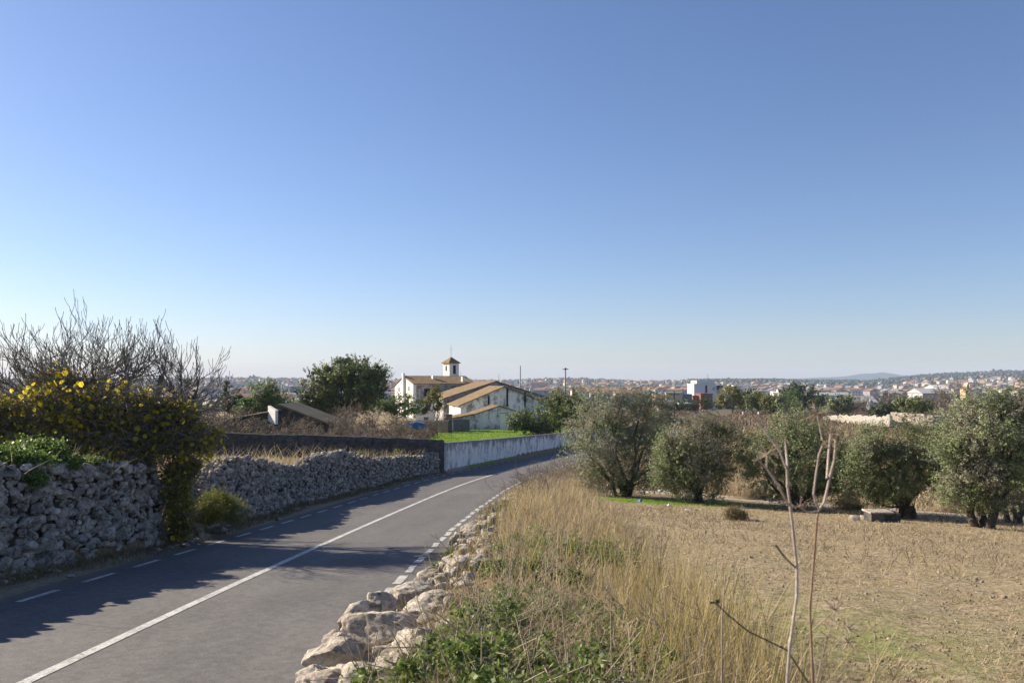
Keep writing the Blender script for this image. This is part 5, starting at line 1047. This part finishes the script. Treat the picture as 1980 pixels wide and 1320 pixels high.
for a, b, n_, L in ((1616, 850, 14, .03), (1606, 838, 14, .03), (1590, 862, 12, .02), (1580, 800, 16, .035), (1643, 841, 10, .02), (1546, 980, 10, .02)): sg = []; umbel(sg, a, b, D + .1, n_, L); tubes(sg, 4, 'seed_head', M['stalk'], t)
t = thing('dead_stalk', (.6, 2.0, g1), 'thin dark bent twig crossing low in front of the field', 'dead plant')
sg = pathtube('', [(1700, 1650, 0), (1620, 1430, 0), (1562, 1318, 0), (1522, 1256, 0), (1447, 1220, 0), (1410, 1190, 0), (1384, 1165, 0)], 2.1, .0042, .0042, '', None) + pathtube('', [(1541, 1100, 0), (1517, 1076, 0), (1500, 1054, 0)], 2.0, .004, .005, '', None); umbel(sg, 1384, 1165, 2.1, 6, .012, .003); tubes(sg, 6, 'stem', M['dstalk'], t)
t = thing('dead_stalk', (.72, 3, g1), 'slim pale upright stem left of the thin dark twig', 'dead plant')
sg = pathtube('', [(1400, 1600, 0), (1396, 1320, 0), (1396, 1200, 0), (1403, 1110, 0)], 3.0, .007, .005, '', None); tubes(sg, 6, 'stem', M['stalk'], t)
t = thing('dead_stalk', (1.4, 3.2, g1), 'thin short dead stem standing alone at the lower right', 'dead plant'); tubes(pathtube('', [(1690, 1700, 0), (1692, 1280, 0), (1692, 1190, 0)], 3.2, .004, .002, '', None), 6, 'stem', M['stalk'], t)
sg = []
for px_, py_, d_ in ((1600, 1230, 2.4), (1640, 1240, 2.5), (1615, 1180, 2.4), (1640, 1215, 2.4)): umbel(sg, px_, py_, d_, 10, .035, .0016)
sg += pathtube('', [(1560, 1400, 0), (1590, 1270, 0), (1615, 1180, 0)], 2.4, .004, .002, '', None) + pathtube('', [(1590, 1270, 0), (1640, 1215, 0)], 2.4, .003, .002, '', None) + pathtube('', [(1590, 1270, 0), (1600, 1230, 0)], 2.4, .002, .002, '', None)+ pathtube('', [(1610, 1250, 0), (1640, 1240, .1)], 2.4, .002, .002, '', None)
t = thing('dry_umbel', (.9, 2.4, g1), 'small golden branching weed with dark seed heads low right of the stalks', 'dead plant'); tubes(sg, 4, 'stem', M['stalk'], t)
# ================================================================ AIR
hz = bpy.data.materials.new('haze'); hz.use_nodes = True; t_ = hz.node_tree; t_.nodes.remove(t_.nodes['Principled BSDF']); pv = t_.nodes.new('ShaderNodeVolumePrincipled'); pv.inputs['Color'].default_value = (.62, .75, .98, 1); pv.inputs['Density'].default_value = HAZE; pv.inputs['Anisotropy'].default_value = 0
t_.links.new(pv.outputs[0], t_.nodes['Material Output'].inputs['Volume'])
hb = MB().box((-8300, -8300, -110), (8300, 8700, 130)).build('haze', hz); tag(hb, 'thin pale blue air over the distant town', 'haze', kind='stuff')

# give look-alikes an ordinal from left to right
ords = ['leftmost', 'second from the left', 'third from the left', 'fourth from the left', 'fifth from the left', 'sixth from the left', 'seventh from the left', 'eighth from the left', 'ninth from the left', 'tenth from the left']
by = {}
for o in sc.objects:
    if o.parent is None and o.get('category') and o.get('label'): by.setdefault(o['label'], []).append(o)
for k, v in by.items():
    if len(v) > 1:
        v.sort(key=lambda o: o.location.x / max(o.location.y, 1))
        for i, o in enumerate(v[:10]): o['label'] = k + ', ' + (('rightmost' if i == len(v) - 1 else ords[i]))
